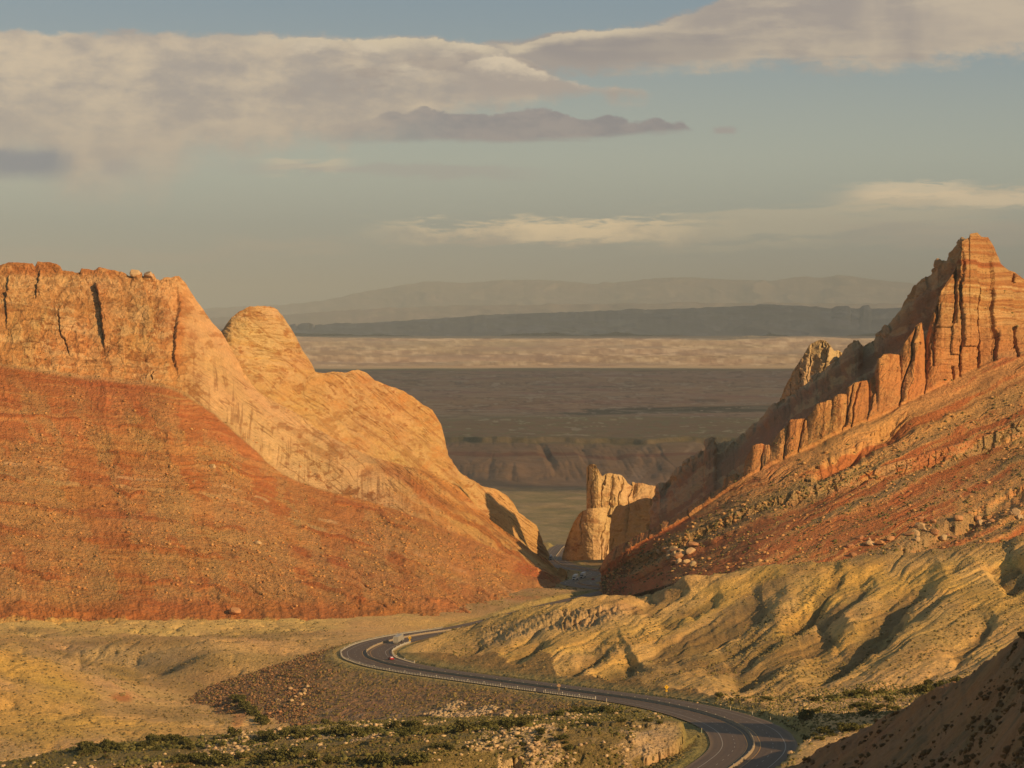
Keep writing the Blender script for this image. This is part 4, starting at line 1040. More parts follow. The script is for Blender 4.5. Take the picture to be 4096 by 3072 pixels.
Ct = mixc(Ct, (.50, .20, .08), blob(A, B_, 3350, 2120, 330, 55, -14, wob=mot) * .85)
Ct = mixc(Ct, (.24, .09, .045), bedR * .65)
Ct = mixc(Ct, (.36, .27, .135), sm(rb, .0, -.45) * sm(T, 3.4, 4) * .8)
Ct = mixc(Ct, (.30, .11, .055), tipf * .8); Ct = mixc(Ct, (.47, .16, .06), blob(A, B_, 2580, 2190, 230, 22, -28, wob=mot) * .9)
Cc = Cc + (Ct - Cc) * tal[..., None]
dbr = np.clip(tal * (1 - sm(rb, 0, .5) * .7) * sm(T, 3.2, 4.2), 0, 1)
grid_mesh('ridge', P, M_talus, Cc * (1 + mot2[..., None] * .15), {'deb': dbr, 'veg': dbr * .8 + tal * .2}, label='banded sandstone peak with red fins and ledges right of the highway')
GR = (P, A, B_, dbr)

# ---- right ridge: shaded back slab behind the fins
skyK = [(2600, 2060), (2630, 1960), (2637, 1944), (2668, 1938), (2690, 1905), (2712, 1881), (2745, 1842), (2776, 1830), (2817, 1800), (2822, 1765), (2834, 1752), (2856, 1754), (2866, 1782), (2902, 1773), (2940, 1768), (2966, 1754), (2990, 1731), (3045, 1677), (3081, 1632), (3117, 1612), (3160, 1590), (3230, 1530), (3300, 1478), (3370, 1418), (3388, 1388), (3412, 1372), (3433, 1362), (3452, 1384), (3470, 1379), (3498, 1362), (3506, 1335), (3533, 1324), (3569, 1288), (3605, 1234), (3628, 1200), (3641, 1186), (3668, 1143), (3690, 1118), (3724, 1100), (3738, 1078), (3746, 1046), (3790, 1040), (3797, 1010), (3820, 995), (3849, 963), (3870, 955), (3890, 1000), (3920, 1100)]
sK = wD(skyK, [(2600, 2425), (2900, 2432), (3100, 2440), (3300, 2440), (3600, 2415), (3800, 2370), (3860, 2340), (3920, 2340)])
bK = wD([(2600, 2200), (2800, 2040), (2950, 1960), (3100, 1850), (3300, 1750), (3600, 1600), (3750, 1450), (3850, 1300), (3920, 1300)], [(2600, 2250), (3000, 2230), (3500, 2270), (3920, 2335)])
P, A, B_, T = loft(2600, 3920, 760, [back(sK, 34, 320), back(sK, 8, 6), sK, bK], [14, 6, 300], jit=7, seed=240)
N = normals(P)
dip = B_ + (A - 2900) * .70 + fbm(A / 80, B_ / 60, o=3, seed=241) * 16
e, v, _ = edgeworth(A / 36 + mot[0, 0], dip / 34, seed=242)
disp = vnoise(dip / 14, A / 300, seed=243) * .8 + vnoise(dip / 38, A / 300, seed=244) * 1.8 + fbm(A / 26, B_ / 26, o=5, seed=245) * .8
ck = sm(T, 2.25, 2.0)
disp = disp + ck * (v - .4) * 4 * sm(e, 0, .15)
P = P + N * disp[..., None]
mot = fbm(A / 50, B_ / 40, o=7, g=.66, seed=246)
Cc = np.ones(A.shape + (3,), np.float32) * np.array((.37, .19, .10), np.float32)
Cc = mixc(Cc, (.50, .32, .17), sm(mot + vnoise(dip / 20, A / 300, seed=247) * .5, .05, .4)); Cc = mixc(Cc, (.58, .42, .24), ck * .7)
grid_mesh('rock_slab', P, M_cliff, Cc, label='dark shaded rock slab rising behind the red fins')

def crag(name, px0, px1, nu, top, dtop, bot, dbot, rows, seed, label, col1=(.60, .42, .22), col2=(.40, .22, .10), bulge=14, crack=34, mid=None, amp=1.0, strata=0.0):
    s = wD(top, dtop); b = wD(bot, dbot)
    Ls = [back(s, 34, 200), back(s, 8, 4), s] + ([mid] if mid else []) + [b]
    P, A, B_, T = loft(px0, px1, nu, Ls, [10, 5] + rows, jit=4, seed=seed)
    N = normals(P)
    ed_ = np.minimum(A - px0, px1 - A) / (px1 - px0)
    P[..., 1] += bulge * (1 - np.sqrt(np.clip(ed_ * 4, 0, 1))) * 2.0
    P[..., 0] = (A - CX) * P[..., 1] / F; P[..., 2] = -(B_ - HY) * P[..., 1] / F
    wbx = fbm(A / 30, B_ / 50, o=3, seed=seed + 1) * 14
    e, v = joints((A + (B_ - 1900) * .12 + wbx) / crack, B_ / (crack * 3), seed=seed + 2)
    e2, v2, _ = edgeworth((A + wbx) / (crack * .38), (B_ + A * strata) / (crack * .8), seed=seed + 3)
    st_ = B_ + A * strata + wbx
    disp = (v - .5) * 6 * sm(e, 0, .25) - sm(e, .06, 0) * 4 + (v2 - .5) * 1.0 * sm(e2, 0, .2) + fbm(A / 14, B_ / 14, o=5, seed=seed + 4) * .6 + vnoise(st_ / 9, A / 200, seed=seed + 8) * .3
    P = P + N * (disp * sm(T, 1.98, 2.06) * amp)[..., None]
    m1 = fbm(A / 30, B_ / 26, o=6, g=.66, seed=seed + 5)
    Cc = np.ones(A.shape + (3,), np.float32) * np.array(col1, np.float32)
    Cc = mixc(Cc, col2, sm(m1 + vnoise(st_ / 10, A / 150, seed=seed + 6) * .4, .1, .5) * .85)
    Cc = mixc(Cc, (.66, .48, .27), sm(v2, .55, .9) * .5)
    return grid_mesh(name, P, M_cliff, Cc, label=label)
crag('rock_dome', 3108, 3384, 220, [(3108, 1665), (3117, 1609), (3140, 1550), (3171, 1487), (3207, 1433), (3236, 1382), (3250, 1372), (3280, 1358), (3300, 1360), (3314, 1372), (3330, 1395), (3338, 1405), (3350, 1400), (3366, 1412), (3384, 1450)], [(3108, 2510), (3384, 2492)],
     [(3108, 1690), (3200, 1620), (3300, 1560), (3384, 1500)], [(3108, 2498), (3384, 2475)], [150], 260, 'pale blocky rock dome on the crest left of the peak', (.58, .44, .24), (.42, .27, .13))
crag('rock_spire', 2346, 2530, 200, [(2346, 1870), (2350, 1862), (2358, 1858), (2372, 1859), (2384, 1866), (2392, 1878), (2402, 1897), (2408, 1905), (2416, 1898), (2428, 1893), (2460, 1896), (2488, 1900), (2500, 1915), (2508, 1930), (2530, 1944)], [(2346, 2768), (2530, 2780)],
     [(2346, 2060), (2530, 2060)], [(2346, 2760), (2530, 2765)], [170], 270, 'tall sunlit rock spire with a leaning top in the canyon mouth', (.60, .42, .21), (.44, .25, .11), bulge=7, crack=40)
crag('rock_block', 2243, 2760, 420, [(2243, 2262), (2250, 2220), (2263, 2172), (2276, 2134), (2295, 2090), (2315, 2058), (2330, 2046), (2352, 2036), (2400, 2030), (2440, 2030), (2480, 2010), (2500, 1990), (2520, 1950), (2529, 1926), (2545, 1932), (2554, 1931), (2600, 1940), (2640, 1946), (2700, 1950), (2760, 1960)], [(2243, 2800), (2300, 2750), (2440, 2760), (2480, 2800), (2760, 2815)],
     [(2243, 2285), (2300, 2292), (2480, 2292), (2760, 2250)], [(2243, 2795), (2300, 2735), (2480, 2735), (2760, 2730)], [240], 280, 'massive sandstone block below the spire beside the canyon road', (.56, .38, .19), (.38, .21, .10), bulge=16, crack=60)
crag('rock_block', 2436, 2700, 260, [(2436, 2180), (2442, 2100), (2447, 2053), (2464, 2026), (2481, 2019), (2498, 2024), (2510, 2018), (2532, 2007), (2561, 1996), (2591, 1990), (2616, 1994), (2650, 2010), (2700, 2020)], [(2436, 2690), (2460, 2668), (2560, 2655), (2700, 2600)],
     [(2436, 2235), (2520, 2215), (2700, 2140)], [(2436, 2680), (2460, 2655), (2560, 2640), (2700, 2590)], [170], 290, 'cream striped rock block crossed by a slanting shadow', (.62, .44, .21), (.46, .27, .12), bulge=3, crack=60, strata=.12)

# ------------------------------------------------------------------ foreground hill, bottom right
fs = [(3080, 3110), (3150, 3068), (3250, 3020), (3350, 2968), (3480, 2905), (3600, 2850), (3720, 2785), (3850, 2712), (3960, 2640), (4050, 2575), (4096, 2545), (4300, 2420)]
fS = wD(fs, [(3080, 470), (3500, 430), (4096, 360), (4300, 335)])
fB = wD([(3080, 3300), (3500, 3320), (4096, 3300), (4300, 3250)], [(3080, 400), (3500, 330), (4096, 262), (4300, 240)])
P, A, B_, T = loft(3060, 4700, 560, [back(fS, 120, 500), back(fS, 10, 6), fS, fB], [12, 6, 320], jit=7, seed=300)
N = normals(P)
P = P + N * (fbm(P[..., 0] / 9, P[..., 1] / 9, o=5, seed=301) * .9 + fbm(P[..., 0] / 1.4, P[..., 1] / 1.4, o=3, seed=302) * .12)[..., None]
mot = fbm(P[..., 0] / 6, P[..., 1] / 8, o=7, g=.66, seed=303)
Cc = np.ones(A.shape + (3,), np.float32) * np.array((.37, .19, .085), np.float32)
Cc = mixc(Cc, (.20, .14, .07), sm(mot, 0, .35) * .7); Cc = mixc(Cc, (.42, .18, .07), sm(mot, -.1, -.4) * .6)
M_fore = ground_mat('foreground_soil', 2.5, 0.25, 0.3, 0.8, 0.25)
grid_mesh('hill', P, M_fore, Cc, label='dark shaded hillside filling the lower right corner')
GF = (P, A, B_)

# ------------------------------------------------------------------ desert plain, far mesas, mountains
PL = [(3200, 262), (3600, 275), (4300, 281), (4900, 285), (5200, 288), (5320, 282), (5450, 268), (5520, 262), (5700, 250), (5850, 246), (5862, 238), (6100, 236), (6800, 243), (7600, 262), (8200, 272), (8600, 262), (9400, 270), (10500, 285), (11400, 283), (12500, 279), (14200, 290), (15600, 299), (17500, 300), (20000, 300), (24000, 295), (27000, 285), (29500, 282), (32000, 290), (36000, 300), (46000, 290), (80000, 240), (120000, 150), (170000, 0)]
rowsD = []
for (d0, h0), (d1, h1) in zip(PL[:-1], PL[1:]):
    y0 = HY + h0 * F / d0; y1 = HY + h1 * F / d1
    k = int(max(10, abs(y0 - y1) / 1.7)) if d0 < 36000 else 12
    for j in range(k): rowsD.append((lerp(d0, d1, j / k), lerp(h0, h1, j / k)))
rowsD.append(PL[-1])
rd = np.array(rowsD)
px = np.concatenate([np.linspace(-14000, -1100, 40), np.linspace(-1000, 1000, 120), np.linspace(1010, 3700, 800), np.linspace(3720, 5200, 90), np.linspace(5400, 18000, 40)])
A, D = np.meshgrid(px, rd[:, 0]); H = np.tile(rd[:, 1][:, None], (1, len(px)))
X_ = (A - CX) * D / F
ln = D / 5000.0
# wander of the escarpments and washes
wand = fbm(X_ / 900, D / 2600, o=4, seed=401)
esc = sm(D, 5000, 5300) * sm(D, 7500, 6300)
nA_ = fbm(X_ / 420, D / 420, o=5, seed=402)
Dw = D + wand * 420 * sm(D, 3800, 5000) * sm(D, 12000, 8000) + fbm(X_ / 150, D / 800, o=4, seed=403) * 130 * esc
H = np.interp(Dw, rd[:, 0], rd[:, 1])
Z_ = -H + nA_ * 5 * sm(D, 3500, 4300) * sm(D, 16000, 9000) + fbm(X_ / 60, D / 60, o=4, seed=404) * 1.6 * sm(D, 9000, 6000)
rg = ridge(X_ / 70 + wand * 2, D / 500, o=4, seed=405, rot=False)
Z_ -= esc * np.clip(rg, 0, 1) * 9 * sm(Dw, 5150, 5300) * sm(Dw, 6000, 5700)
m2 = fbm(X_ / 1500, D / 900, o=4, seed=406)
Z_ += sm(D, 7800, 9000) * sm(D, 15500, 14500) * (np.clip(m2, -.2, .6) * 22 + ridge(X_ / 500, D / 700, o=4, seed=407) * 4)
m3 = fbm(X_ / 4200, D / 1500, o=5, seed=408)
mes = sm(m3, .02, .09) + sm(m3, .2, .25) * .6
Z_ += sm(D, 16500, 18000) * sm(D, 31000, 30000) * (mes * 20 + ridge(X_ / 700, D / 900, o=3, seed=409) * 7 - 4)
rim = sm(D, 28500, 29200) * sm(D, 31500, 30800); Z_ += rim * sm(fbm(X_ / 2500, D * 0, o=4, seed=410), -.15, .05) * 26
PYd = HY - Z_ * F / D
P = np.stack([X_, D, Z_], -1)
mot = fbm(A / 110, PYd / 12, o=7, g=.66, seed=411); fine = fbm(A / 36, PYd / 5, o=4, seed=412)
Cc = np.ones(A.shape + (3,), np.float32) * np.array((.26, .215, .12), np.float32)  # olive base darkened so its colour carries the near plain's thin cloud shade
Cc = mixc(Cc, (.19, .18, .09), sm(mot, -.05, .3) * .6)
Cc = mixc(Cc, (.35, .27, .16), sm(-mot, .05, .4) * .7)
red = sm(Dw, 5050, 5200) * sm(Dw, 5900, 5750)
Cc = mixc(Cc, (.33, .20, .125), red * .6); Cc = mixc(Cc, (.45, .32, .20), red * sm(fbmA((A + PYd * .8) / 60, PYd / 50, o=4, seed=413), .05, .4) * sm(A, 2200, 2700) * .9)
Cc = mixc(Cc, (.24, .12, .075), sm(np.abs(Dw - 5600), 40, 15) * .8)
top_ = sm(Dw, 5850, 5950) * sm(D, 7500, 7000)
Cc = mixc(Cc, (.28, .19, .12), top_ * .8); Cc = mixc(Cc, (.24, .22, .12), top_ * sm(fine, 0, .3) * .7); Cc = mixc(Cc, (.46, .38, .26), top_ * sm(fine + mot, .45, .7) * .8)
far_ = sm(D, 7200, 8000) * sm(D, 16000, 15000)
Cc = mixc(Cc, (.36, .25, .175), far_ * .9); Cc = mixc(Cc, (.22, .16, .11), far_ * sm(mot + fine * .5, -.1, .4) * .7)
Cc = mixc(Cc, (.085, .085, .06), far_ * sm(np.abs(PYd - (1648 - (A - 2300) * .018) + wand * 10), 17, 9) * sm(A + mot * 300, 2150, 2300) * .9)
Cc = mixc(Cc, (.12, .11, .075), far_ * sm(np.abs(PYd - 1692 + mot * 6), 9, 4) * sm(A, 2100, 2000) * .8)
Cc = mixc(Cc, (.52, .45, .36), far_ * sm(fine + .5 * mot, .34, .55) * .55)
Cc = mixc(Cc, (.30, .17, .14), far_ * sm(fbm(A / 200, PYd / 7, o=3, seed=414), .15, .45) * .6)
Cc = mixc(Cc, (.40, .34, .27), far_ * bl(A / 330, PYd / 8, 420, .10) * .6); Cc = mixc(Cc, (.13, .10, .075), far_ * bl(A / 280, PYd / 6.5, 421, .09) * .6)
Cc = mixc(Cc, (.62, .47, .31), sm(D, 15500, 16800) * .95); Cc = mixc(Cc, (.36, .25, .17), sm(D, 16500, 17500) * bl(A / 220, PYd / 6, 422, .10) * .7); Cc = mixc(Cc, (.80, .66, .48), sm(D, 16500, 17500) * sm(fine + mot * .6, .1, .5) * .9)
Cc = mixc(Cc, (.40, .27, .18), sm(D, 16500, 17500) * sm(-fine - mot, .05, .5) * .85)
Cc = mixc(Cc, (.42, .32, .24), sm(D, 16500, 17500) * sm(fbm(A / 420, PYd / 14, o=4, seed=423), .05, .3) * .7)
Cc = mixc(Cc, (.30, .22, .15), sm(D, 33000, 36000))
M_far = ground_mat('far_desert', 0.02, 0.002, 0.22, 0.5, 12.0)
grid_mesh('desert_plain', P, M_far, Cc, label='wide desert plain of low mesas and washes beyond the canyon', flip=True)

def massif(name, px0, px1, nu, sky, D0, dD, base_h, rows, seed, rel, col, label, sc=1.0):
    s = [(a, b, D0 + dD) for a, b in sky]
    y_b = HY + base_h * F / D0
    Ls = [[(a, y_b, D0 + dD * 2) for a, b in sky], s, [(a, lerp(b, y_b, .30), D0 + dD * .72) for a, b in sky], [(a, y_b + 6, D0) for a, b in sky]]
    P, A, B_, T = loft(px0, px1, nu, Ls, [8] + rows, jit=3.0, seed=seed)
    N = normals(P)
    w = P[..., 0] / (1000 * sc)
    rg = ridge(w + fbm(w / 2, P[..., 1] / (2000 * sc), o=3, seed=seed + 1) * .8, P[..., 1] / (3000 * sc), o=5, seed=seed + 2, rot=False)
    P = P + N * (rg * rel * sm(T, 1.0, 1.4))[..., None]
    mot = fbm(A / 60, B_ / 14, o=7, g=.66, seed=seed + 4)
    Cc = np.ones(A.shape + (3,), np.float32) * np.array(col, np.float32)
    Cc = mixc(Cc, np.array(col) * 1.7, sm(mot, .05, .4)[...] * .7)
    return grid_mesh(name, P, M_far, Cc, label=label)
massif('mesa', 300, 4700, 900, [(300, 1340), (1000, 1322), (1150, 1312), (1180, 1302), (1200, 1309), (1235, 1299), (1262, 1310), (1330, 1304), (1500, 1290), (1717, 1275), (2000, 1258), (2438, 1242), (2700, 1235), (2900, 1226), (3093, 1219), (3200, 1222), (3290, 1233), (3329, 1233), (3345, 1226), (3372, 1224), (3392, 1222), (3400, 1234), (3440, 1233), (3448, 1221), (3476, 1220), (3482, 1234), (3618, 1230), (4100, 1228), (4700, 1240)], 38000, 7000, 300, [40, 60], 500, 90, (.11, .125, .15), 'long blue grey mesa across the middle distance')  # blue grey base colour holds the tint of distant haze and cloud shade
massif('mountains', 300, 4700, 700, [(300, 1262), (700, 1252), (826, 1242), (1000, 1232), (1259, 1210), (1400, 1180), (1586, 1144), (1717, 1124), (1850, 1132), (2000, 1120), (2110, 1118), (2250, 1124), (2372, 1137), (2500, 1126), (2620, 1112), (2766, 1109), (2880, 1116), (3000, 1120), (3093, 1124), (3160, 1112), (3224, 1105), (3290, 1112), (3355, 1100), (3430, 1108), (3552, 1124), (3700, 1140), (4100, 1170), (4700, 1220)], 92000, 14000, 420, [50, 40], 520, 250, (.26, .22, .19), 'hazy mountain range on the horizon', 2.4)
massif('foothills', 300, 4700, 500, [(300, 1290), (1100, 1262), (1400, 1240), (1800, 1222), (2300, 1216), (2900, 1212), (3600, 1214), (4700, 1230)], 66000, 9000, 380, [30, 30], 540, 120, (.28, .23, .19), 'pale foothills in front of the mountain range', 1.6)

# ------------------------------------------------------------------ haze
def box(name, lo, hi, mat):
    v = [(x, y, z) for x in (lo[0], hi[0]) for y in (lo[1], hi[1]) for z in (lo[2], hi[2])]
    f = [(0, 1, 3, 2), (4, 6, 7, 5), (0, 4, 5, 1), (2, 3, 7, 6), (0, 2, 6, 4), (1, 5, 7, 3)]
    me = bpy.data.meshes.new(name); me.from_pydata(v, [], f); me.materials.append(mat)
    o_ = bpy.data.objects.new(name, me); COL.objects.link(o_); return o_
M_haze = bpy.data.materials.new('haze'); M_haze.use_nodes = True
t = M_haze.node_tree; t.nodes.clear()
pv = t.nodes.new('ShaderNodeVolumePrincipled'); pv.inputs['Color'].default_value = (.71, .86, 1.0, 1); pv.inputs['Density'].default_value = 1.9e-5
pv.inputs['Anisotropy'].default_value = -0.4
om = t.nodes.new('ShaderNodeOutputMaterial'); t.links.new(pv.outputs[0], om.inputs['Volume'])
hz = box('haze', (-260000, -30000, -1200), (260000, 172000, 1420), M_haze); tag(hz, kind='stuff')
hz['label'] = 'pale dusty air over the far desert'

# ------------------------------------------------------------------ clouds overhead that shade the plain and the mesa
def cloud(cx, cy, cz, rx, ry, rz_, seed, label):
    nu_, nv_ = 96, 48
    u = np.linspace(0, 2 * np.pi, nu_); v = np.linspace(-np.pi / 2, np.pi / 2, nv_)
    U, V = np.meshgrid(u, v)
    # superellipse plan, flat base
    cu, su = np.cos(U), np.sin(U)
    k = (np.abs(cu) ** 4 + np.abs(su) ** 4) ** -.25
    x = np.cos(V) ** .6 * cu * k; y = np.cos(V) ** .6 * su * k; z = np.sin(V)
    nz = 1 + fbm(np.cos(U) * 6 + 9, np.sin(U) * 6 + 4, V * 2, o=6, g=.6, seed=seed) * .14
    P = np.stack([cx + x * rx * nz, cy + y * ry * nz, cz + np.where(z > 0, z * rz_ * (1 + .6 * fbm(x * 5, y * 5, o=4, seed=seed + 1)), z * rz_ * .12)], -1)
    return grid_mesh('cloud', P, M_cloud, kind=None, label=label, cat='cloud')
M_cloud = bpy.data.materials.new('cloud_vapour'); M_cloud.use_nodes = True
t = M_cloud.node_tree; t.nodes.clear(); q = NT(t)
d_ = q.node('ShaderNodeBsdfDiffuse'); d_.inputs[0].default_value = (.85, .85, .85, 1); tr = q.node('ShaderNodeBsdfTranslucent'); tr.inputs[0].default_value = (.8, .8, .8, 1)
mx = q.node('ShaderNodeMixShader'); mx.inputs[0].default_value = .6
t.links.new(d_.outputs[0], mx.inputs[1]); t.links.new(tr.outputs[0], mx.inputs[2])
tp_ = q.node('ShaderNodeBsdfTransparent'); mx2 = q.node('ShaderNodeMixShader'); mx2.inputs[0].default_value = .6
t.links.new(mx.outputs[0], mx2.inputs[1]); t.links.new(tp_.outputs[0], mx2.inputs[2]); o = q.node('ShaderNodeOutputMaterial'); t.links.new(mx2.outputs[0], o.inputs[0])
def shade(y0, y1, x0, x1, zc, ground, seed, label):
    k = (zc - ground) / math.tan(math.radians(SUN_EL))
    ox = k * math.sin(math.radians(SUN_AZ)); oy = k * math.cos(math.radians(SUN_AZ))
    cloud((x0 + x1) / 2 + ox, (y0 + y1) / 2 + oy, zc, (x1 - x0) / 2, (y1 - y0) / 2, 500, seed, label)
shade(4950, 15900, -4200, 3800, 2600, -290, 600, 'broad cloud bank high over the near desert plain')
shade(30100, 50000, -16000, 17000, 6200, -200, 610, 'broad cloud bank high over the blue grey mesa')

# ------------------------------------------------------------------ loose rocks and scrub
def ico(sub=0):
    import bmesh
    bm = bmesh.new(); bmesh.ops.create_icosphere(bm, subdivisions=sub + 1, radius=1.0)
    V = np.array([v.co[:] for v in bm.verts]); Fc = np.array([[v.index for v in f.verts] for f in bm.faces]); bm.free()
    return V, Fc
ICO0 = ico(0); ICO1 = ico(1)
def scatter_mesh(name, pts, sizes, mat, cols, kind='stuff', flat=.65, label=None, base=ICO0, rough=.28, sink=.25):
    V, Fc = base; n_ = len(pts); nv = len(V)
    ang = RNG.uniform(0, 6.283, n_); ca, sa = np.cos(ang), np.sin(ang)
    sc = RNG.uniform(.7, 1.3, (n_, 3)) * sizes[:, None] * .5; sc[:, 2] *= flat
    jit = 1 + RNG.uniform(-rough, rough, (n_, nv, 1))
    L = V[None] * jit * sc[:, None, :]
    x = L[..., 0] * ca[:, None] - L[..., 1] * sa[:, None]; y = L[..., 0] * sa[:, None] + L[..., 1] * ca[:, None]
    W = np.stack([x + pts[:, None, 0], y + pts[:, None, 1], L[..., 2] + pts[:, None, 2] + (sizes * flat * .5 * (1 - sink * 2))[:, None] * .6], -1)
    me = bpy.data.meshes.new(name); me.vertices.add(n_ * nv); me.vertices.foreach_set('co', W.reshape(-1).astype(np.float32))
    q_ = (Fc[None] + (np.arange(n_) * nv)[:, None, None]).reshape(-1, 3).astype(np.int32)
    me.loops.add(q_.size); me.loops.foreach_set('vertex_index', q_.reshape(-1)); me.polygons.add(len(q_))
    me.polygons.foreach_set('loop_start', np.arange(len(q_), dtype=np.int32) * 3); me.update()
    a = me.color_attributes.new('Col', 'FLOAT_COLOR', 'POINT'); c = np.ones((n_, nv, 4), np.float32); c[..., :3] = cols[:, None, :]
    a.data.foreach_set('color', c.reshape(-1)); me.materials.append(mat)
    o_ = bpy.data.objects.new(name, me); COL.objects.link(o_); tag(o_, label, None, None, kind); return o_
def pick(G, w, n_):
    P, A, B_ = G[:3]
    ok = (A > -60) & (A < 4160) & (B_ < 3120)
    w = np.where(ok, w, 0).ravel().astype(float); w /= w.sum()
    i = RNG.choice(len(w), n_, p=w)
    return P.reshape(-1, 3)[i], A.ravel()[i], B_.ravel()[i]
M_rock = ground_mat('loose_rock', 1.5, .3, .22, .6, .3)
M_scrub = ground_mat('scrub_leaf', 3.0, .5, .4, .8, .4)
def sizes_(n_, lo, hi, p=2.6):
    return lo + (hi - lo) * RNG.random(n_) ** p
def cmix(n_, a, b, v=.12):
    t_ = RNG.random((n_, 1)); return np.clip((np.array(a) * (1 - t_) + np.array(b) * t_) * (1 + RNG.uniform(-v, v, (n_, 1))), .02, .9)
# left slope
P_, A_, B__, dm_ = GA
n_ = 7000; p_, a_, b_ = pick(GA, dm_ + .06 * (dm_ > -1) * (B__ > 1520) * (B__ > 1500 + (A_ - 700) * .5), n_)
scatter_mesh('rubble', p_, sizes_(n_, .4, 2.8, 7), M_rock, cmix(n_, (.48, .22, .08), (.60, .35, .14)), label='orange and tan rubble strewn down the left red slope')
n_ = 2600; p_, a_, b_ = pick(GA, dm_ + .1 * (B__ > 1550 + (A_ - 700) * .5), n_)
scatter_mesh('scrub', p_, sizes_(n_, .4, 1.7, 3.0), M_scrub, cmix(n_, (.22, .17, .06), (.34, .20, .08)), flat=.7, label='tiny scattered scrub on the left red slope')
# right slope
P_, A_, B__, dm_ = GR
n_ = 4200; p_, a_, b_ = pick(GR, dm_ + .03 * (dm_ > .01), n_)
scatter_mesh('rubble', p_, sizes_(n_, .4, 3.4, 8), M_rock, cmix(n_, (.48, .24, .10), (.58, .38, .17)), label='loose rubble covering the right slope below the fins')
n_ = 4500; p_, a_, b_ = pick(GR, dm_ + .02, n_)
scatter_mesh('scrub', p_, sizes_(n_, .5, 2.6, 3.4), M_scrub, cmix(n_, (.13, .13, .045), (.24, .19, .08)), flat=.7, label='scattered green scrub on the right slope below the fins')
# ground
front_ok = (np.abs(dist) > 14.2)
GT = (P, TPX, TPY); GT = (np.stack([TX, TY, TZ], -1), TPX, TPY)
slope_vis = (TN[..., 1] < .2)
yw = yel * front_ok * (TD < 1750) * (TD > 1060)
n_ = 7500; p_, a_, b_ = pick(GT, yw * (.25 + sm(ol + wf * .5, .1, .7)), n_)
scatter_mesh('scrub', p_, sizes_(n_, .5, 1.7, 2.0), M_scrub, cmix(n_, (.19, .165, .065), (.34, .26, .12)), flat=.7, label='small sagebrush dotted over the yellow hills on the right')
n_ = 5500; p_, a_, b_ = pick(GT, left * front_ok * (TD < 1880) * (TD > 1120) * (.3 + sm(wf, -.1, .3)), n_)
scatter_mesh('scrub', p_, sizes_(n_, .5, 1.7, 2.0), M_scrub, cmix(n_, (.17, .14, .06), (.30, .23, .11)), flat=.7, label='small sagebrush dotted over the badlands on the left')
n_ = 5000; p_, a_, b_ = pick(GT, fill_m * 1.0 * (dist > 19) * (rs < 900), n_)
scatter_mesh('scrub', p_, sizes_(n_, .4, 1.5, 2.4), M_scrub, cmix(n_, (.16, .15, .05), (.30, .22, .10)), flat=.7, label='weeds and brush growing on the highway embankment')
n_ = 5200; p_, a_, b_ = pick(GT, rk * 1.0, n_)
scatter_mesh('rockfill', p_, sizes_(n_, .35, 1.8, 3.6), M_rock, cmix(n_, (.20, .11, .06), (.38, .23, .12), .25), label='dumped angular rockfill on the outer bank of the hairpin')
toe = fill_m * (dist > 34) * (rs > 200) * (rs < 560)
n_ = 3500; p_, a_, b_ = pick(GT, toe * 1.0 * sm(fbm(wx / 14, wy / 14, o=3, seed=505), -.1, .2), n_)
scatter_mesh('rubble', p_, sizes_(n_, .5, 2.2, 2.4), M_rock, cmix(n_, (.50, .37, .22), (.62, .48, .30)), label='pale rubble along the foot of the embankment')
bw = bench * front_ok * (TD > 866) * (TD < 1110) * (1 - (kin > 0) * (dist < 34))
n_ = 14000; p_, a_, b_ = pick(GT, bw * (.3 + gn.clip(-.2, 1)), n_)
scatter_mesh('brush', p_, sizes_(n_, .3, 1.3, 2.0), M_scrub, cmix(n_, (.12, .12, .035), (.22, .19, .07)), flat=.75, label='low green brush and grass clumps covering the near bench')
n_ = 3200; p_, a_, b_ = pick(GT, bw * (.08 + rocky), n_)
scatter_mesh('rubble', p_, sizes_(n_, .3, 1.9, 2.6), M_rock, cmix(n_, (.50, .37, .22), (.64, .49, .30)), label='pale broken rock littering the near bench')
rgt = (TPX > 2850) & (TD < 1110) & (side > 0) & (dist > 15.5)
n_ = 11000; p_, a_, b_ = pick(GT, rgt * 1.0, n_)
scatter_mesh('brush', p_, sizes_(n_, .3, 1.3, 2.0), M_scrub, cmix(n_, (.16, .15, .05), (.30, .25, .11)), flat=.75, label='grass clumps and brush beside the near curve on the right')
n_ = 1800; p_, a_, b_ = pick(GT, rgt * sm(wf, .0, .3), n_)
scatter_mesh('rubble', p_, sizes_(n_, .3, 1.5, 2.6), M_rock, cmix(n_, (.48, .35, .20), (.62, .48, .30)), label='small pale stones beside the near curve on the right')
n_ = 5000; p_, a_, b_ = pick(GT, (TD > 1950) * (TD < 2500) * front_ok * 1.0, n_)
scatter_mesh('brush', p_, sizes_(n_, .4, 2.0, 2.0), M_scrub, cmix(n_, (.15, .145, .05), (.28, .22, .10)), flat=.7, label='brush on the canyon floor beside the far road')
P_, A_, B__ = GF
n_ = 900; p_, a_, b_ = pick(GF, (A_ > 0) * sm(fbm(P_[..., 0] / 5, P_[..., 1] / 7, o=3, seed=506) + (A_ - 3700) / 1500, -.1, .4), n_)
scatter_mesh('brush', p_, sizes_(n_, .15, 1.0, 2.4), M_scrub, cmix(n_, (.2, .13, .06), (.28, .16, .07)), flat=.8, label='dim brush on the shaded foreground hill')

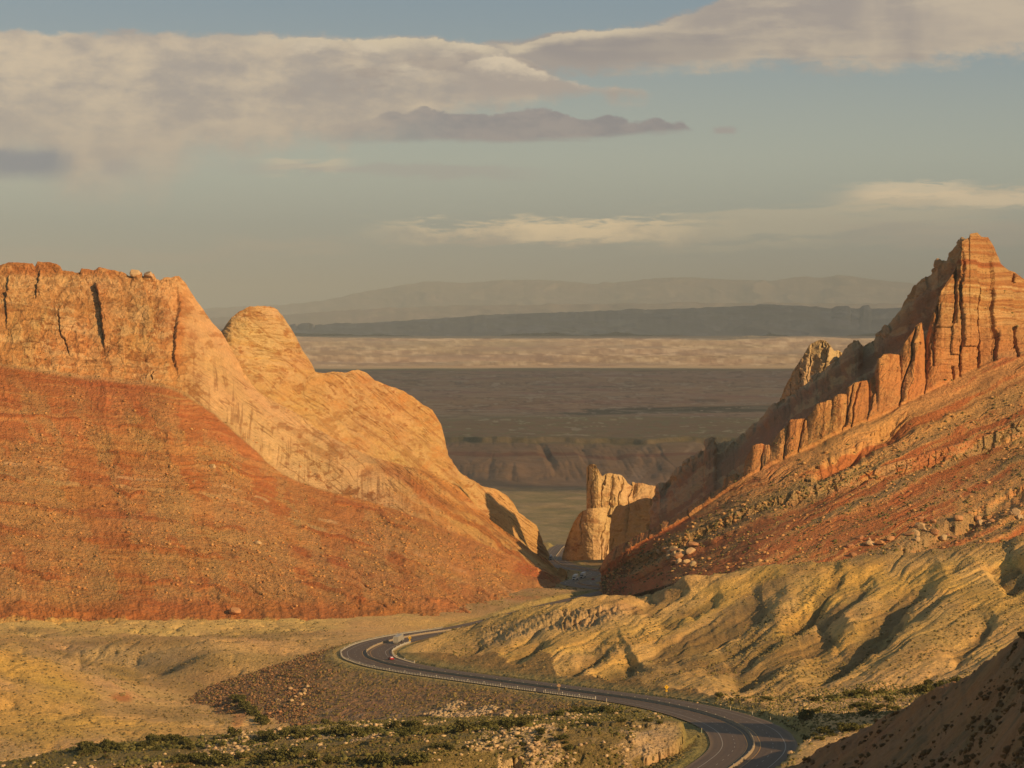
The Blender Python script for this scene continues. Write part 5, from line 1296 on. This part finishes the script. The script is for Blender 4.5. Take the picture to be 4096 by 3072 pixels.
BL = [(300, 1100, 3005, 2965, 8), (1050, 1700, 2945, 2925, 8), (1600, 2150, 2935, 2898, 5), (500, 1700, 3050, 3048, 10), (1850, 2500, 2862, 2840, 4), (3250, 3900, 2800, 2745, 6)]
i_ = RNG.integers(0, len(BL), 2600); u_ = RNG.random(2600)
lb_ = np.array(BL, float)[i_]; qx_ = lerp(lb_[:, 0], lb_[:, 1], u_); qy_ = lerp(lb_[:, 2], lb_[:, 3], u_) + RNG.normal(size=2600) * lb_[:, 4]
BRUSH_LINE = (qx_, qy_)

# bushes with leaves, one object each
def leaf_bush(name, r, h, n_leaf, seed, lobes=6):
    rg_ = np.random.default_rng(seed)
    cen = np.stack([rg_.uniform(-.6, .6, lobes) * r, rg_.uniform(-.6, .6, lobes) * r, rg_.uniform(.3, .75, lobes) * h], 1)
    rad = rg_.uniform(.32, .55, lobes) * r
    k = rg_.integers(0, lobes, n_leaf)
    d = rg_.normal(size=(n_leaf, 3)); d /= np.linalg.norm(d, axis=1, keepdims=True)
    p = cen[k] + d * rad[k][:, None] * rg_.uniform(.55, 1.05, (n_leaf, 1)) * np.array([1, 1, .8])
    p[:, 2] = np.clip(p[:, 2], .08, None)
    a = rg_.normal(size=(n_leaf, 3)); a /= np.linalg.norm(a, axis=1, keepdims=True)
    b = np.cross(a, rg_.normal(size=(n_leaf, 3))); b /= np.linalg.norm(b, axis=1, keepdims=True)
    s = rg_.uniform(.10, .24, (n_leaf, 1)) * (r / 1.6) ** .5
    V = np.stack([p - a * s, p + b * s * .8, p + a * s, p - b * s * .8], 1).reshape(-1, 3)
    fs_ = np.arange(n_leaf * 4).reshape(-1, 4)
    me = bpy.data.meshes.new(name); me.from_pydata(V.tolist(), [], fs_.tolist())
    ca_ = me.color_attributes.new('Col', 'FLOAT_COLOR', 'POINT'); cc_ = np.ones((n_leaf, 4, 4), np.float32)
    cc_[..., :3] = (np.array((.125, .125, .04)) * rg_.uniform(.7, 1.5, (n_leaf, 1)))[:, None, :]
    ca_.data.foreach_set('color', cc_.reshape(-1)); me.materials.append(M_scrub)
    return me
def stem_mesh(name, r, h, seed):
    rg_ = random.Random(seed); vs, fs_ = [], []
    for k in range(5):
        a = rg_.uniform(0, 6.28); tx, ty, tz = math.cos(a) * r * .45, math.sin(a) * r * .45, h * rg_.uniform(.45, .7); w0, w1 = .09, .03; b = len(vs)
        for (x, y, z, w) in ((0, 0, -.25, w0), (tx * .4, ty * .4, tz * .5, w0 * .7), (tx, ty, tz, w1)):
            for j in range(4): vs.append((x + w * math.cos(j * 1.571), y + w * math.sin(j * 1.571), z))
        for l in range(2):
            for j in range(4): fs_.append((b + l * 4 + j, b + l * 4 + (j + 1) % 4, b + l * 4 + 4 + (j + 1) % 4, b + l * 4 + 4 + j))
    me = bpy.data.meshes.new(name); me.from_pydata(vs, [], fs_); me.materials.append(M_bark); return me
M_bark = plain('bark', (.16, .11, .07), .9, var=.3, scale=8)
BUSH = [(leaf_bush('foliage', 1.9, 1.7, 700, 40 + k, 5 + k % 4), stem_mesh('stem', 1.5, 1.5, k)) for k in range(8)]
def bush(x, y, z, s, label, group, k=None, name='shrub', cat='shrub'):
    m_, st_ = BUSH[k if k is not None else random.randrange(8)]
    o_ = bpy.data.objects.new(name, m_); COL.objects.link(o_); o_.location = (x, y, z - .1 * s)
    sx = s * random.uniform(.85, 1.2); o_.scale = (sx, sx, s * random.uniform(.7, 1.0)); o_.rotation_euler = (0, 0, random.uniform(0, 6.28))
    c_ = bpy.data.objects.new('stem', st_); COL.objects.link(c_); c_.parent = o_
    tag(o_, label, cat, group); return o_
cosT = None
def on_ground(px_, py_, dmin=0, dmax=1e9):
    """nearest ground vertex seen at a photograph pixel (first hit from the viewer)"""
    i = int(np.clip(np.searchsorted(pxT, px_), 1, len(pxT) - 2))
    col = TPY[:, i]; ok_ = np.where((dT > dmin) & (dT < dmax))[0]
    run_ = np.minimum.accumulate(np.where(dT > 800, col, 1e9))
    for j in ok_:
        if col[j] <= py_ and dT[j] > 800 and run_[j] >= col[j] - .01:
            return (TX[j, i], TY[j, i], TZ[j, i])
    return None
pp = [on_ground(x_, y_, 800, 1130) for x_, y_ in zip(*BRUSH_LINE)]
pp = np.array([g for g in pp if g is not None])
scatter_mesh('brush', pp, sizes_(len(pp), .5, 1.9, 1.6), M_scrub, cmix(len(pp), (.115, .12, .035), (.20, .19, .065)), flat=.8, label='thick low green brush filling in between the larger shrubs')
BZ = [  # px0, px1, py at px0, py at px1, spread rows, count, size lo, hi, place
    (300, 1100, 3005, 2965, 22, 34, .8, 1.7, 'at the left end of the near bench above the yellow badlands'),
    (1050, 1700, 2945, 2925, 24, 36, .8, 1.8, 'in the dark brush line across the middle of the near bench'),
    (1600, 2120, 2935, 2898, 16, 34, .7, 1.7, 'in the brush line rising toward the right across the near bench'),
    (700, 1700, 3045, 3045, 26, 46, .8, 2.0, 'among pale boulders along the bottom edge of the near bench'),
    (1700, 2300, 2990, 2975, 22, 16, .5, 1.1, 'between stones just above the cut cliff of the near bench'),
    (2150, 2650, 2920, 2890, 30, 12, .4, .9, 'on the stony right half of the near bench'),
    (1850, 2450, 2862, 2840, 10, 24, .6, 1.4, 'on the rise between the bench and the guardrail'),
    (3250, 3900, 2800, 2745, 16, 34, .8, 1.7, 'in the green line along the foot of the yellow hills on the right'),
    (3150, 3600, 2865, 2820, 26, 18, .6, 1.5, 'on the grassy flat right of the near curve'),
    (3080, 3450, 2985, 2915, 16, 18, .6, 1.5, 'on the rocky mound between the near curve and the shaded hill'),
    (2860, 3100, 2790, 2800, 12, 8, .5, 1.1, 'beside the outer shoulder before the near curve'),
]
for (x0, x1, y0, y1, sp_, cnt, s0, s1, place) in BZ:
    for i in range(cnt):
        u_ = random.random(); px_ = lerp(x0, x1, u_); py_ = lerp(y0, y1, u_) + random.gauss(0, sp_ * .6)
        g = on_ground(px_, py_, 800, 1130)
        if g is None: continue
        i_ = int(np.clip(np.searchsorted(pxT, px_), 1, len(pxT) - 2)); j_ = int(np.searchsorted(dT, g[1]))
        if dist[min(j_, len(dT) - 1), i_] < 15.5: continue
        s = lerp(s0, s1, random.random() ** 1.6)
        sz = 'large' if s > lerp(s0, s1, .6) else 'medium' if s > lerp(s0, s1, .25) else 'small'
        bush(g[0], g[1], g[2], s, '%s shrub %s' % (sz, place), 'shrubs ' + place)
# wash bushes
for i in range(22):
    t_ = random.random(); px_ = lerp(940, 1060, t_) + random.uniform(-16, 16); py_ = lerp(2790, 2900, t_) + random.uniform(-8, 8)
    g = on_ground(px_, py_, 1150, 1500)
    if g is None: continue
    bush(g[0], g[1], g[2], random.uniform(1.0, 2.0), 'shrub in the wash at the foot of the rockfill bank', 'shrubs in the wash at the foot of the rockfill bank')

# single boulders
def boulder_mesh(seed):
    rg_ = np.random.default_rng(seed); V, Fc = ICO1
    V = V * (1 + rg_.uniform(-.08, .08, (len(V), 1)))
    for _ in range(7):     # chop flat facets
        nn_ = rg_.normal(size=3); nn_ /= np.linalg.norm(nn_); h_ = rg_.uniform(.55, .8); dd = V @ nn_
        V = V - np.clip(dd - h_, 0, None)[:, None] * nn_
    me = bpy.data.meshes.new('boulder'); me.from_pydata((V * [1, 1, .8]).tolist(), [], Fc.tolist())
    a = me.color_attributes.new('Col', 'FLOAT_COLOR', 'POINT'); c = np.ones((len(V), 4), np.float32); c[:, :3] = [(.56, .41, .24), (.50, .28, .14), (.42, .22, .12)][seed % 3]
    a.data.foreach_set('color', c.reshape(-1)); me.materials.append(M_rock); return me
BLD = [boulder_mesh(k) for k in range(9)]
def boulder(x, y, z, s, label, group, k):
    o_ = bpy.data.objects.new('boulder', BLD[k]); COL.objects.link(o_); o_.location = (x, y, z + s * .25)
    o_.scale = (s * random.uniform(.8, 1.3), s * random.uniform(.8, 1.2), s * random.uniform(.7, 1.0)); o_.rotation_euler = (random.uniform(-.3, .3), random.uniform(-.3, .3), random.uniform(0, 6.28))
    tag(o_, label, 'boulder', group)
def on_grid(G, px_, py_):
    P_, A_, B__ = G[:3]
    k = ((A_ - px_) ** 2 + (B__ - py_) ** 2).argmin(); return P_.reshape(-1, 3)[k]
for i in range(46):
    u_ = random.random() ** .8; px_ = lerp(1030, 1350, u_) + random.uniform(-30, 50); py_ = lerp(2870, 2680, u_) + random.uniform(-30, 40)
    g = on_ground(px_, py_, 1200, 1480)
    if g and px_ < 1230: boulder(*g, random.uniform(.7, 1.5), 'angular boulder in the rockfill bank outside the hairpin', 'boulders in the rockfill bank outside the hairpin', [0, 3, 6, 1, 2][i % 5])
for i in range(30):
    px_ = random.gauss(2715, 34); py_ = random.gauss(2232, 20); g = on_grid(GR, px_, py_)
    boulder(*g, random.uniform(1.4, 4.4), 'big fallen boulder in the pile at the foot of the right red slope', 'fallen boulders piled at the foot of the right red slope', [0, 3, 1, 6, 2][i % 5])
for i in range(34):
    px_ = random.uniform(3380, 4090); py_ = lerp(2180, 2050, (px_ - 3380) / 700) + random.gauss(0, 34); g = on_grid(GR, px_, py_)
    boulder(*g, random.uniform(1.2, 4.0), 'fallen boulder on the lower right slope above the yellow hills', 'fallen boulders on the lower right slope above the yellow hills', [0, 1, 2, 4, 3][i % 5])
for i in range(34):
    px_ = random.gauss(3090, 34); py_ = random.gauss(3045, 22)
    g = on_ground(px_, py_, 760, 840)
    if g: boulder(*g, random.uniform(.4, 1.1), 'pale rock in the heap beside the near curve at the bottom edge', 'pale rocks heaped beside the near curve at the bottom edge', [0, 3, 6][i % 3])
boulder(*on_grid(GA, 848, 1875), 3.0, 'lone pale boulder halfway up the left red slope', None, 0)
boulder(*on_grid(GA, 942, 2455), 3.8, 'large boulder at the foot of the left slope above the yellow rim', None, 1)
boulder(*on_grid(GA, 1030, 2180), 2.6, 'tan slab shaped boulder in the middle of the left debris slope', None, 6)
for (x_, y_, s_, k_, d_) in [(540, 1092, 4.6, 0, 'left one of two balanced rocks on the left ridge crest'), (597, 1098, 4.8, 3, 'right one of two balanced rocks on the left ridge crest')]:
    g = np.array([(x_ - CX) * 2262 / F, 2262, -(y_ - HY) * 2262 / F]); boulder(g[0], g[1], g[2] - 1.5, s_, d_, None, k_)

# ------------------------------------------------------------------ roadside things
class MB:
    def __init__(s): s.v = []; s.f = []
    def box(s, x0, x1, y0, y1, z0, z1, tx=0.0, ty=0.0):
        b = len(s.v)
        s.v += [(x0, y0, z0), (x1, y0, z0), (x1, y1, z0), (x0, y1, z0), (x0 + tx, y0 + ty, z1), (x1 - tx, y0 + ty, z1), (x1 - tx, y1 - ty, z1), (x0 + tx, y1 - ty, z1)]
        s.f += [tuple(b + i for i in q_) for q_ in ((0, 3, 2, 1), (4, 5, 6, 7), (0, 1, 5, 4), (1, 2, 6, 5), (2, 3, 7, 6), (3, 0, 4, 7))]
        return s
    def prism(s, pts, x0, x1):
        """side profile (y,z) swept across x"""
        b = len(s.v); n_ = len(pts)
        s.v += [(x0, y, z) for y, z in pts] + [(x1, y, z) for y, z in pts]
        s.f += [tuple(b + i for i in range(n_)), tuple(b + n_ + i for i in reversed(range(n_)))]
        s.f += [(b + i, b + n_ + i, b + n_ + (i + 1) % n_, b + (i + 1) % n_) for i in range(n_)]
        return s
    def wheel(s, cx, cy, r, w, n_=14):
        b = len(s.v)
        for x in (cx - w / 2, cx + w / 2):
            for k in range(n_): s.v.append((x, cy + r * math.cos(6.2832 * k / n_), r + r * math.sin(6.2832 * k / n_)))
        s.f += [tuple(b + k for k in range(n_)), tuple(b + n_ + k for k in reversed(range(n_)))]
        s.f += [(b + k, b + n_ + k, b + n_ + (k + 1) % n_, b + (k + 1) % n_) for k in range(n_)]
        return s
    def poly(s, pts):
        b = len(s.v); s.v += pts; s.f.append(tuple(range(b, b + len(pts)))); return s
    def build(s, name, mat, parent=None, bevel=0.0, smooth=False):
        me = bpy.data.meshes.new(name); me.from_pydata(s.v, [], s.f); me.materials.append(mat)
        if bevel:
            import bmesh
            bm = bmesh.new(); bm.from_mesh(me); bmesh.ops.bevel(bm, geom=list(bm.edges), offset=bevel, segments=2, affect='EDGES'); bm.to_mesh(me); bm.free()
        o_ = bpy.data.objects.new(name, me); COL.objects.link(o_)
        if parent is not None: o_.parent = parent
        return o_
def empty(name, loc, rz=0.0, label=None, cat=None, group=None):
    o_ = bpy.data.objects.new(name, None); COL.objects.link(o_); o_.location = loc; o_.rotation_euler = (0, 0, rz); o_.empty_display_size = 1
    return tag(o_, label, cat, group)
M_galv = plain('galvanised_steel', (.66, .66, .60), .5, .1, var=.15); M_rail = plain('rail_steel', (.17, .16, .14), .6, .2); M_conc = plain('barrier_concrete', (.32, .26, .18), .85, var=.2, scale=.6)
M_signy = plain('sign_yellow', (.95, .58, .02), .5); M_black = plain('sign_black', (.015, .015, .015), .6); M_signb = plain('sign_back', (.55, .36, .20), .5, .2)  # sign_back: warm sunlight on grey aluminium put into a tan colour
M_refl = plain('reflector', (.66, .64, .56), .3); M_tyre = plain('tyre', (.03, .03, .03), .85); M_glass = plain('dark_glass', (.03, .035, .04), .15)
M_post = plain('steel_post', (.42, .36, .30), .6, .3)

# concrete median
sec = [(-.32, 0), (-.32, .08), (-.2, .28), (-.12, .85), (.12, .85), (.2, .28), (.32, .08), (.32, 0)]
Pm = np.stack([road_pt(o_, z_ + .01) for o_, z_ in sec], 1)
bar = grid_mesh('median_barrier', Pm, M_conc, kind=None, label='low concrete barrier running down the middle of the highway', cat='barrier')
for p_ in bar.data.polygons: p_.use_smooth = False
for i in range(6, min(len(RC), 96 * 8), 8):
    v = RC[i]; t_ = RT[i]
    r_ = MB().box(-.12, .12, -.10, .10, .85, 1.06).build('reflector', M_refl, bar); r_.location = v
def rng_idx(cond): return np.where(cond)[0]
rpx = CX + RC[:, 0] * F / RC[:, 1]; rpy = HY - RC[:, 2] * F / RC[:, 1]
def rail(off, i0, i1, label, every=1, tall=10, zoff=-.05):
    A_ = road_pt(off, zoff, i0, i1)
    root = empty('guardrail', tuple(A_[0]), 0, label, 'guardrail')
    o0 = A_[0]
    sgn = np.sign(off)
    prof = [(.0, .50), (.05, .56), (.0, .62), (.05, .68), (.0, .76), (-.02, .76), (-.02, .50)]
    V = []; Fc = []
    for k in range(len(A_)):
        nrm = RN[i0 + k] * -sgn
        for a_, z_ in prof: V.append((A_[k][0] - o0[0] + nrm[0] * (a_ + .12), A_[k][1] - o0[1] + nrm[1] * (a_ + .12), A_[k][2] - o0[2] + z_))
    m = len(prof)
    for k in range(len(A_) - 1):
        for j in range(m): Fc.append((k * m + j, k * m + (j + 1) % m, (k + 1) * m + (j + 1) % m, (k + 1) * m + j))
    me = bpy.data.meshes.new('rail'); me.from_pydata(V, [], Fc); me.materials.append(M_rail); r_ = bpy.data.objects.new('rail', me); COL.objects.link(r_); r_.parent = root
    pm = [MB().box(-.10, .10, -.10, .10, -.3, .80).v, MB().box(-.12, .12, -.10, .10, -.3, 1.15).v]
    base_me = []
    for hgt, w_ in ((.82, .10), (1.2, .12)):
        o_ = MB().box(-w_ * 1.5, w_ * 1.5, -.09, .09, -.3, hgt).build('post', M_galv, root); base_me.append(o_.data); bpy.data.objects.remove(o_)
    rest = MB(); cnt = 0
    for k in range(len(A_)):
        tallp = (k % tall == 0)
        if cnt < 100:
            o_ = bpy.data.objects.new('post', base_me[1 if tallp else 0]); COL.objects.link(o_); o_.parent = root; o_.location = tuple(A_[k] - o0); cnt += 1
        else:
            x, y, z = A_[k] - o0; rest.box(x - .15, x + .15, y - .09, y + .09, z - .3, z + (1.2 if tallp else .82))
    if rest.v:
        o_ = rest.build('posts', M_galv, root); o_['kind'] = 'stuff'
    return root
# outside of the hairpin, camera side
on_left = (RC[:, 1] > 1100) & (RC[:, 1] < 1760)
lp = road_pt(-12.4); lpx = CX + lp[:, 0] * F / lp[:, 1]; lpy = HY - lp[:, 2] * F / lp[:, 1]
iA = int(np.argmin(np.where((lp[:, 1] > 1080) & (lp[:, 1] < 1350), np.abs(lpx - 2383), 1e9)))
iB = int(np.argmin(np.where((lp[:, 1] > 1080) & (lp[:, 1] < 1350), np.abs(lpx - 2172), 1e9)))
iC = int(np.argmin(np.where((lp[:, 1] > 1080) & (lp[:, 1] < 1350), np.abs(lpx - 2143), 1e9)))
iD = int(np.argmin(np.abs(lp[:, 1] - 1800)))
rail(-12.4, iA, iB + 1, 'short galvanised guardrail ending beside the back of the sunlit diamond sign')
rail(-12.4, iC, iD, 'long galvanised guardrail curving around the outside of the hairpin')
rp_ = road_pt(12.6); rpx_ = CX + rp_[:, 0] * F / rp_[:, 1]
iE = int(np.argmin(np.abs(rp_[:, 1] - 1418))); iF = int(np.argmin(np.abs(rp_[:, 1] - 1560)))
rail(12.6, min(iE, iF), max(iE, iF), 'guardrail on the inside of the hairpin beside the yellow hill', tall=8)

def road_at(px_, py_, offs_, d0=800, d1=3460):
    best = None
    for off in offs_:
        Q = road_pt(off); qx = CX + Q[:, 0] * F / Q[:, 1]; qy = HY - Q[:, 2] * F / Q[:, 1]
        e_ = (qx - px_) ** 2 + (2.5 * (qy - py_)) ** 2 + np.where((Q[:, 1] < d0) | (Q[:, 1] > d1), 1e9, 0)
        i = int(e_.argmin())
        if best is None or e_[i] < best[0]: best = (e_[i], i, off, Q[i])
    return best
def heading(i, rev=False):
    t_ = RT[i] * (-1 if rev else 1); return math.atan2(-t_[0], t_[1])     # local +Y is forwards

def diamond_sign(px_, py_, off, d0, d1, label, kind, plate=True, reverse=False, hgt=3.0):
    e_, i, off, Q = road_at(px_, py_, [off], d0, d1)
    root = empty('warning_sign', tuple(Q), math.radians(4) if not reverse else 0, label, 'road sign')
    s = .86
    MB().box(-.06, .06, .0, .1, -1.0, hgt + .2).build('post', M_post, root)
    z = hgt + s * .75; face = M_signb if reverse else M_signy
    y0, y1 = (-.05, -.02) if not reverse else (.12, .15)
    m = MB(); pts = [(0, z - s), (s, z), (0, z + s), (-s, z)]
    m.v += [(x, y0, zz) for x, zz in pts] + [(x, y1, zz) for x, zz in pts]
    m.f += [(0, 1, 2, 3), (7, 6, 5, 4)] + [(k, 4 + k, 4 + (k + 1) % 4, (k + 1) % 4) for k in range(4)]
    pn = m.build('sign_panel', face, root)
    if not reverse:
        yb = y0 - .012
        if kind == 'curve':
            g = MB()
            path = [(-.16, -.44), (-.16, -.1), (-.08, .1), (.06, .24)]
            for (ax, az), (bx, bz) in zip(path[:-1], path[1:]):
                L = math.hypot(bx - ax, bz - az); nx, nz = -(bz - az) / L * .075, (bx - ax) / L * .075
                g.poly([(ax + nx, yb, z + az + nz), (ax - nx, yb, z + az - nz), (bx - nx, yb, z + bz - nz), (bx + nx, yb, z + bz + nz)])
            g.poly([(.26, yb - .003, z + .44), (-.06, yb - .003, z + .30), (.18, yb - .003, z + .08)])
            g.build('arrow_symbol', M_black, pn)
        else:
            g = MB(); c, s_ = math.cos(.35), math.sin(.35)
            def R(x, zz): return (x * c - zz * s_ , yb, z + x * s_ + zz * c)
            g.poly([R(-.30, -.22), R(.22, -.22), R(.22, .18), R(-.30, .18)]); g.poly([R(.24, -.22), R(.42, -.22), R(.42, .0), R(.34, .06), R(.24, .06)])
            g.poly([(-.34, yb, z - .40), (.38, yb, z - .40), (.38, yb, z - .34), (-.34, yb, z - .34)])
            g.build('tipping_truck_symbol', M_black, pn)
    if plate:
        pz = z - s - .52
        pl = MB().box(-.38, .38, y0, y1, pz - .38, pz + .38).build('speed_plate', face if not reverse else M_conc, root)
        if not reverse:
            g = MB(); yb = y0 - .012
            for (x0, x1, z0, z1) in ((-.22, -.04, .02, .22), (.04, .22, .02, .22), (-.22, .22, -.2, -.12)): g.box(x0, x1, yb, yb + .008, pz + z0, pz + z1)
            g.build('plate_marks', plain('sign_ink', (.25, .13, .01), .6), pl)
    return root
diamond_sign(2671, 2779, 16.0, 1050, 1200, 'yellow diamond right curve arrow sign with small plate beside the outer shoulder', 'curve')
diamond_sign(1656, 2585, 15.0, 1500, 1720, 'yellow diamond tipping truck sign with plate beside the white truck at the hairpin', 'truck', hgt=2.7)
diamond_sign(2219, 2796, -13.9, 1150, 1300, 'back of a diamond sign coloured sunlit tan standing behind the short guardrail', 'curve', reverse=True, hgt=3.0)
e_, i, off, Q = road_at(3177, 2893, [17.0, 16.0], 880, 1050)
root = empty('chevron_sign', tuple(Q), 0, 'small black and orange left chevron sign in the shade beyond the near curve', 'road sign')
MB().box(-.05, .05, .0, .08, -1.2, 1.5).build('post', M_post, root)
pn = MB().box(-.5, .5, -.04, -.01, .35, 1.65).build('sign_panel', plain('sign_orange', (.85, .42, .03), .5), root)
MB().poly([(.32, -.055, .40), (.02, -.055, .40), (-.38, -.055, 1.0), (.02, -.055, 1.6), (.32, -.055, 1.6), (-.06, -.055, 1.0)]).build('chevron_symbol', M_black, pn)
for (x_, y_, off_, lab) in [(2928, 2833, 14.2, 'white delineator post on the outer shoulder, first before the near curve'), (3022, 2855, 14.2, 'white delineator post on the outer shoulder, in the shade mid curve'), (3093, 2876, 14.2, 'short white delineator post on the outer shoulder, nearest the chevron sign'), (2778, 2932, -14.2, 'pale green marker post on the grass inside the near curve'), (2400, 2832, -13.5, 'slim marker post past the free end of the short guardrail')]:
    e_, i, off, Q = road_at(x_, y_, [off_], 850, 1250)
    root = empty('delineator_post', tuple(Q), 0, lab, 'marker post')
    MB().box(-.09, .09, -.04, .04, -.4, 1.25).build('post', M_refl if 'green' not in lab else plain('pale_green', (.45, .55, .40), .6), root)
    MB().box(-.07, .07, -.055, -.042, .98, 1.16).build('reflector', plain('amber_reflector', (.8, .5, .2), .3), root)

# ------------------------------------------------------------------ vehicles (local +Y is forwards)
def paintm(name, c, r=.35):
    m = plain(name, c, r); return m
def semi(name, Q, i, rev, label, body, cabc, L=14.6, cab=True):
    root = empty(name, tuple(Q), heading(i, rev), label, 'truck')
    mb_ = paintm('trailer_paint', body, .45); mc_ = paintm('cab_paint', cabc, .35)
    tr_ = MB().box(-1.3, 1.3, -L / 2, L / 2, 1.15, 4.05).build('trailer', mb_, root, bevel=.04)
    fr_ = MB(); fr_.box(-1.32, 1.32, -L / 2 - .03, -L / 2 + .02, 3.95, 4.08); fr_.box(-1.32, -1.24, -L / 2 - .03, -L / 2 + .02, 1.15, 3.95); fr_.box(1.24, 1.32, -L / 2 - .03, -L / 2 + .02, 1.15, 3.95); fr_.box(-1.32, 1.32, -L / 2 - .03, -L / 2 + .02, 1.1, 1.22); fr_.box(-.02, .02, -L / 2 - .03, -L / 2 + .02, 1.22, 3.95)
    fr_.build('door_frame', M_galv, tr_)
    MB().box(-1.1, 1.1, -L / 2, -L / 2 + .12, .5, .62).build('bumper', M_galv, tr_)
    for x in (-1.1, 1.0): MB().box(x, x + .12, -L / 2 - .05, -L / 2 - .02, .95, 1.07).build('tail_light', plain('tail_light', (.5, .02, .02), .3), tr_)
    MB().box(-.5, .5, -L / 2 + .5, L / 2 + 3.0, .75, 1.1).build('chassis', M_black, root)
    for y in (-L / 2 + 1.2, -L / 2 + 2.5, L / 2 - 1.2, L / 2 + .1, L / 2 + 4.2):
        for x in (-1.05, 1.05):
            w = MB().wheel(x, y, .5, .5 if y < L / 2 + 2 else .32).build('wheel', M_tyre, root)
            MB().wheel(x, y, .26, .54 if y < L / 2 + 2 else .36).build('rim', M_galv, w).location.z = .24
    y0 = L / 2 + .6
    cb = MB().prism([(y0, .9), (y0, 3.7), (y0 + 1.6, 3.75), (y0 + 2.3, 2.9), (y0 + 2.55, 2.1), (y0 + 4.2, 1.9), (y0 + 4.45, 1.6), (y0 + 4.45, .6), (y0 + .2, .6)], -1.18, 1.18).build('cab', mc_, root, bevel=.05)
    MB().poly([(-1.0, y0 + 2.36, 2.85), (1.0, y0 + 2.36, 2.85), (1.05, y0 + 2.62, 2.15), (-1.05, y0 + 2.62, 2.15)]).build('windshield', M_glass, cb)
    MB().box(-.7, .7, y0 + 4.46, y0 + 4.52, .8, 1.6).build('grille', M_black, cb)
    for x in (-1.05, .8): MB().box(x, x + .25, y0 + 4.46, y0 + 4.52, 1.0, 1.25).build('headlight', M_refl, cb)
    for x in (-1.21, 1.19): MB().box(x, x + .02, y0 + 1.7, y0 + 2.4, 2.1, 2.8).build('side_window', M_glass, cb)
    for x in (-1.45, 1.25): MB().box(x, x + .2, y0 + 2.3, y0 + 2.4, 2.1, 2.8).build('mirror', mc_, cb)
    return root
def car(name, Q, i, rev, label, col, pickup=False, cat='car', load=None):
    root = empty(name, tuple(Q), heading(i, rev), label, cat)
    m = paintm('car_paint', col, .3)
    if pickup:
        bd = MB().prism([(-2.8, .45), (-2.8, 1.2), (.2, 1.2), (.2, 1.15), (1.1, 1.1), (2.6, 1.0), (2.75, .8), (2.75, .45)], -.95, .95).build('body', m, root, bevel=.05)
        cbn = MB().prism([(-1.0, 1.15), (-.9, 1.78), (.3, 1.8), (1.1, 1.1)], -.85, .85)
        wl = 1.75
    else:
        bd = MB().prism([(-2.25, .4), (-2.3, .85), (-2.15, 1.05), (-1.2, 1.08), (.9, 1.02), (2.0, .85), (2.25, .7), (2.25, .35)], -.9, .9).build('body', m, root, bevel=.06)
        cbn = MB().prism([(-1.9, 1.02), (-1.3, 1.45), (.1, 1.48), (1.0, 1.0)], -.76, .76)
        wl = 1.4
    cbn.build('cabin_glass', M_glass, bd, bevel=.04)
    MB().box(-.7, .7, -1.2 if not pickup else -.85, .05 if not pickup else .25, 1.46 if not pickup else 1.79, 1.52 if not pickup else 1.85).build('roof', m, bd)
    yb = -2.32 if not pickup else -2.82
    for x in (-.85, .6): MB().box(x, x + .25, yb, yb + .04, .75, .95).build('tail_light', plain('tail_lamp', (.55, .02, .02), .3), bd)
    for x in (-.8, .55): MB().box(x, x + .25, wl + .95 if pickup else 2.2, wl + 1.02 if pickup else 2.28, .6, .78).build('headlight', M_refl, bd)
    for y in (-wl, wl):
        for x in (-.82, .82):
            w = MB().wheel(x, y, .34, .24).build('wheel', M_tyre, root); MB().wheel(x, y, .19, .26).build('rim', M_galv, w).location.z = .15
    if load:
        MB().box(-.75, .75, -2.3, -1.1, 1.0, 1.75).build('rear_window_glare', load, bd)
    return root
def vplace(px_, py_, offs_, d0, d1): return road_at(px_, py_, offs_, d0, d1)[1:]
i, off, Q = vplace(1600, 2577, [7.4], 1480, 1720); semi('semi_truck', Q, i, False, 'white box trailer truck seen from behind rounding the hairpin', (.36, .355, .33), (.4, .4, .4))
i, off, Q = vplace(1561, 2641, [7.4], 1380, 1500); r_ = car('car', Q, i, False, 'red car with pale rear window driving into the hairpin behind the truck', (.48, .02, .03), load=None)
MB().poly([(-.62, -1.93, 1.06), (.62, -1.93, 1.06), (.55, -1.36, 1.47), (-.55, -1.36, 1.47)]).build('rear_window', plain('sky_glare_glass', (.7, .72, .8), .2), r_)  # pale pane, bright sky reflection put into the glass colour
i, off, Q = vplace(2296, 2316, [-7.4, -5.5, -3.8], 2150, 2400); semi('semi_truck', Q, i, True, 'white truck with dark windshield coming up around the far bend', (.80, .79, .76), (.82, .81, .78), L=9)
i, off, Q = vplace(2327, 2308, [-7.4, -5.5], 2220, 2450); semi('semi_truck', Q, i, True, 'grey truck in the shade following the white truck uphill', (.55, .56, .58), (.5, .5, .52), L=12)
i, off, Q = vplace(2372, 2319, [7.4, 5.5], 2180, 2400); car('car', Q, i, False, 'red car in the shaded far bend', (.45, .02, .03))
i, off, Q = vplace(2396, 2286, [7.4, 3.8], 2350, 2500); car('pickup_truck', Q, i, False, 'dark pickup leaving the far bend below the rock wall', (.06, .06, .065), True, 'pickup')
i, off, Q = vplace(2341, 2294, [-7.4, -3.8], 2300, 2600); car('car', Q, i, True, 'dark car behind the grey truck in the shaded bend', (.05, .05, .07))
i, off, Q = vplace(2206, 2238, [-7.4, -3.8, 3.8], 2700, 3100); semi('semi_truck', Q, i, True, 'farthest truck with pale cab between the canyon walls', (.5, .5, .5), (.62, .62, .62), L=12)
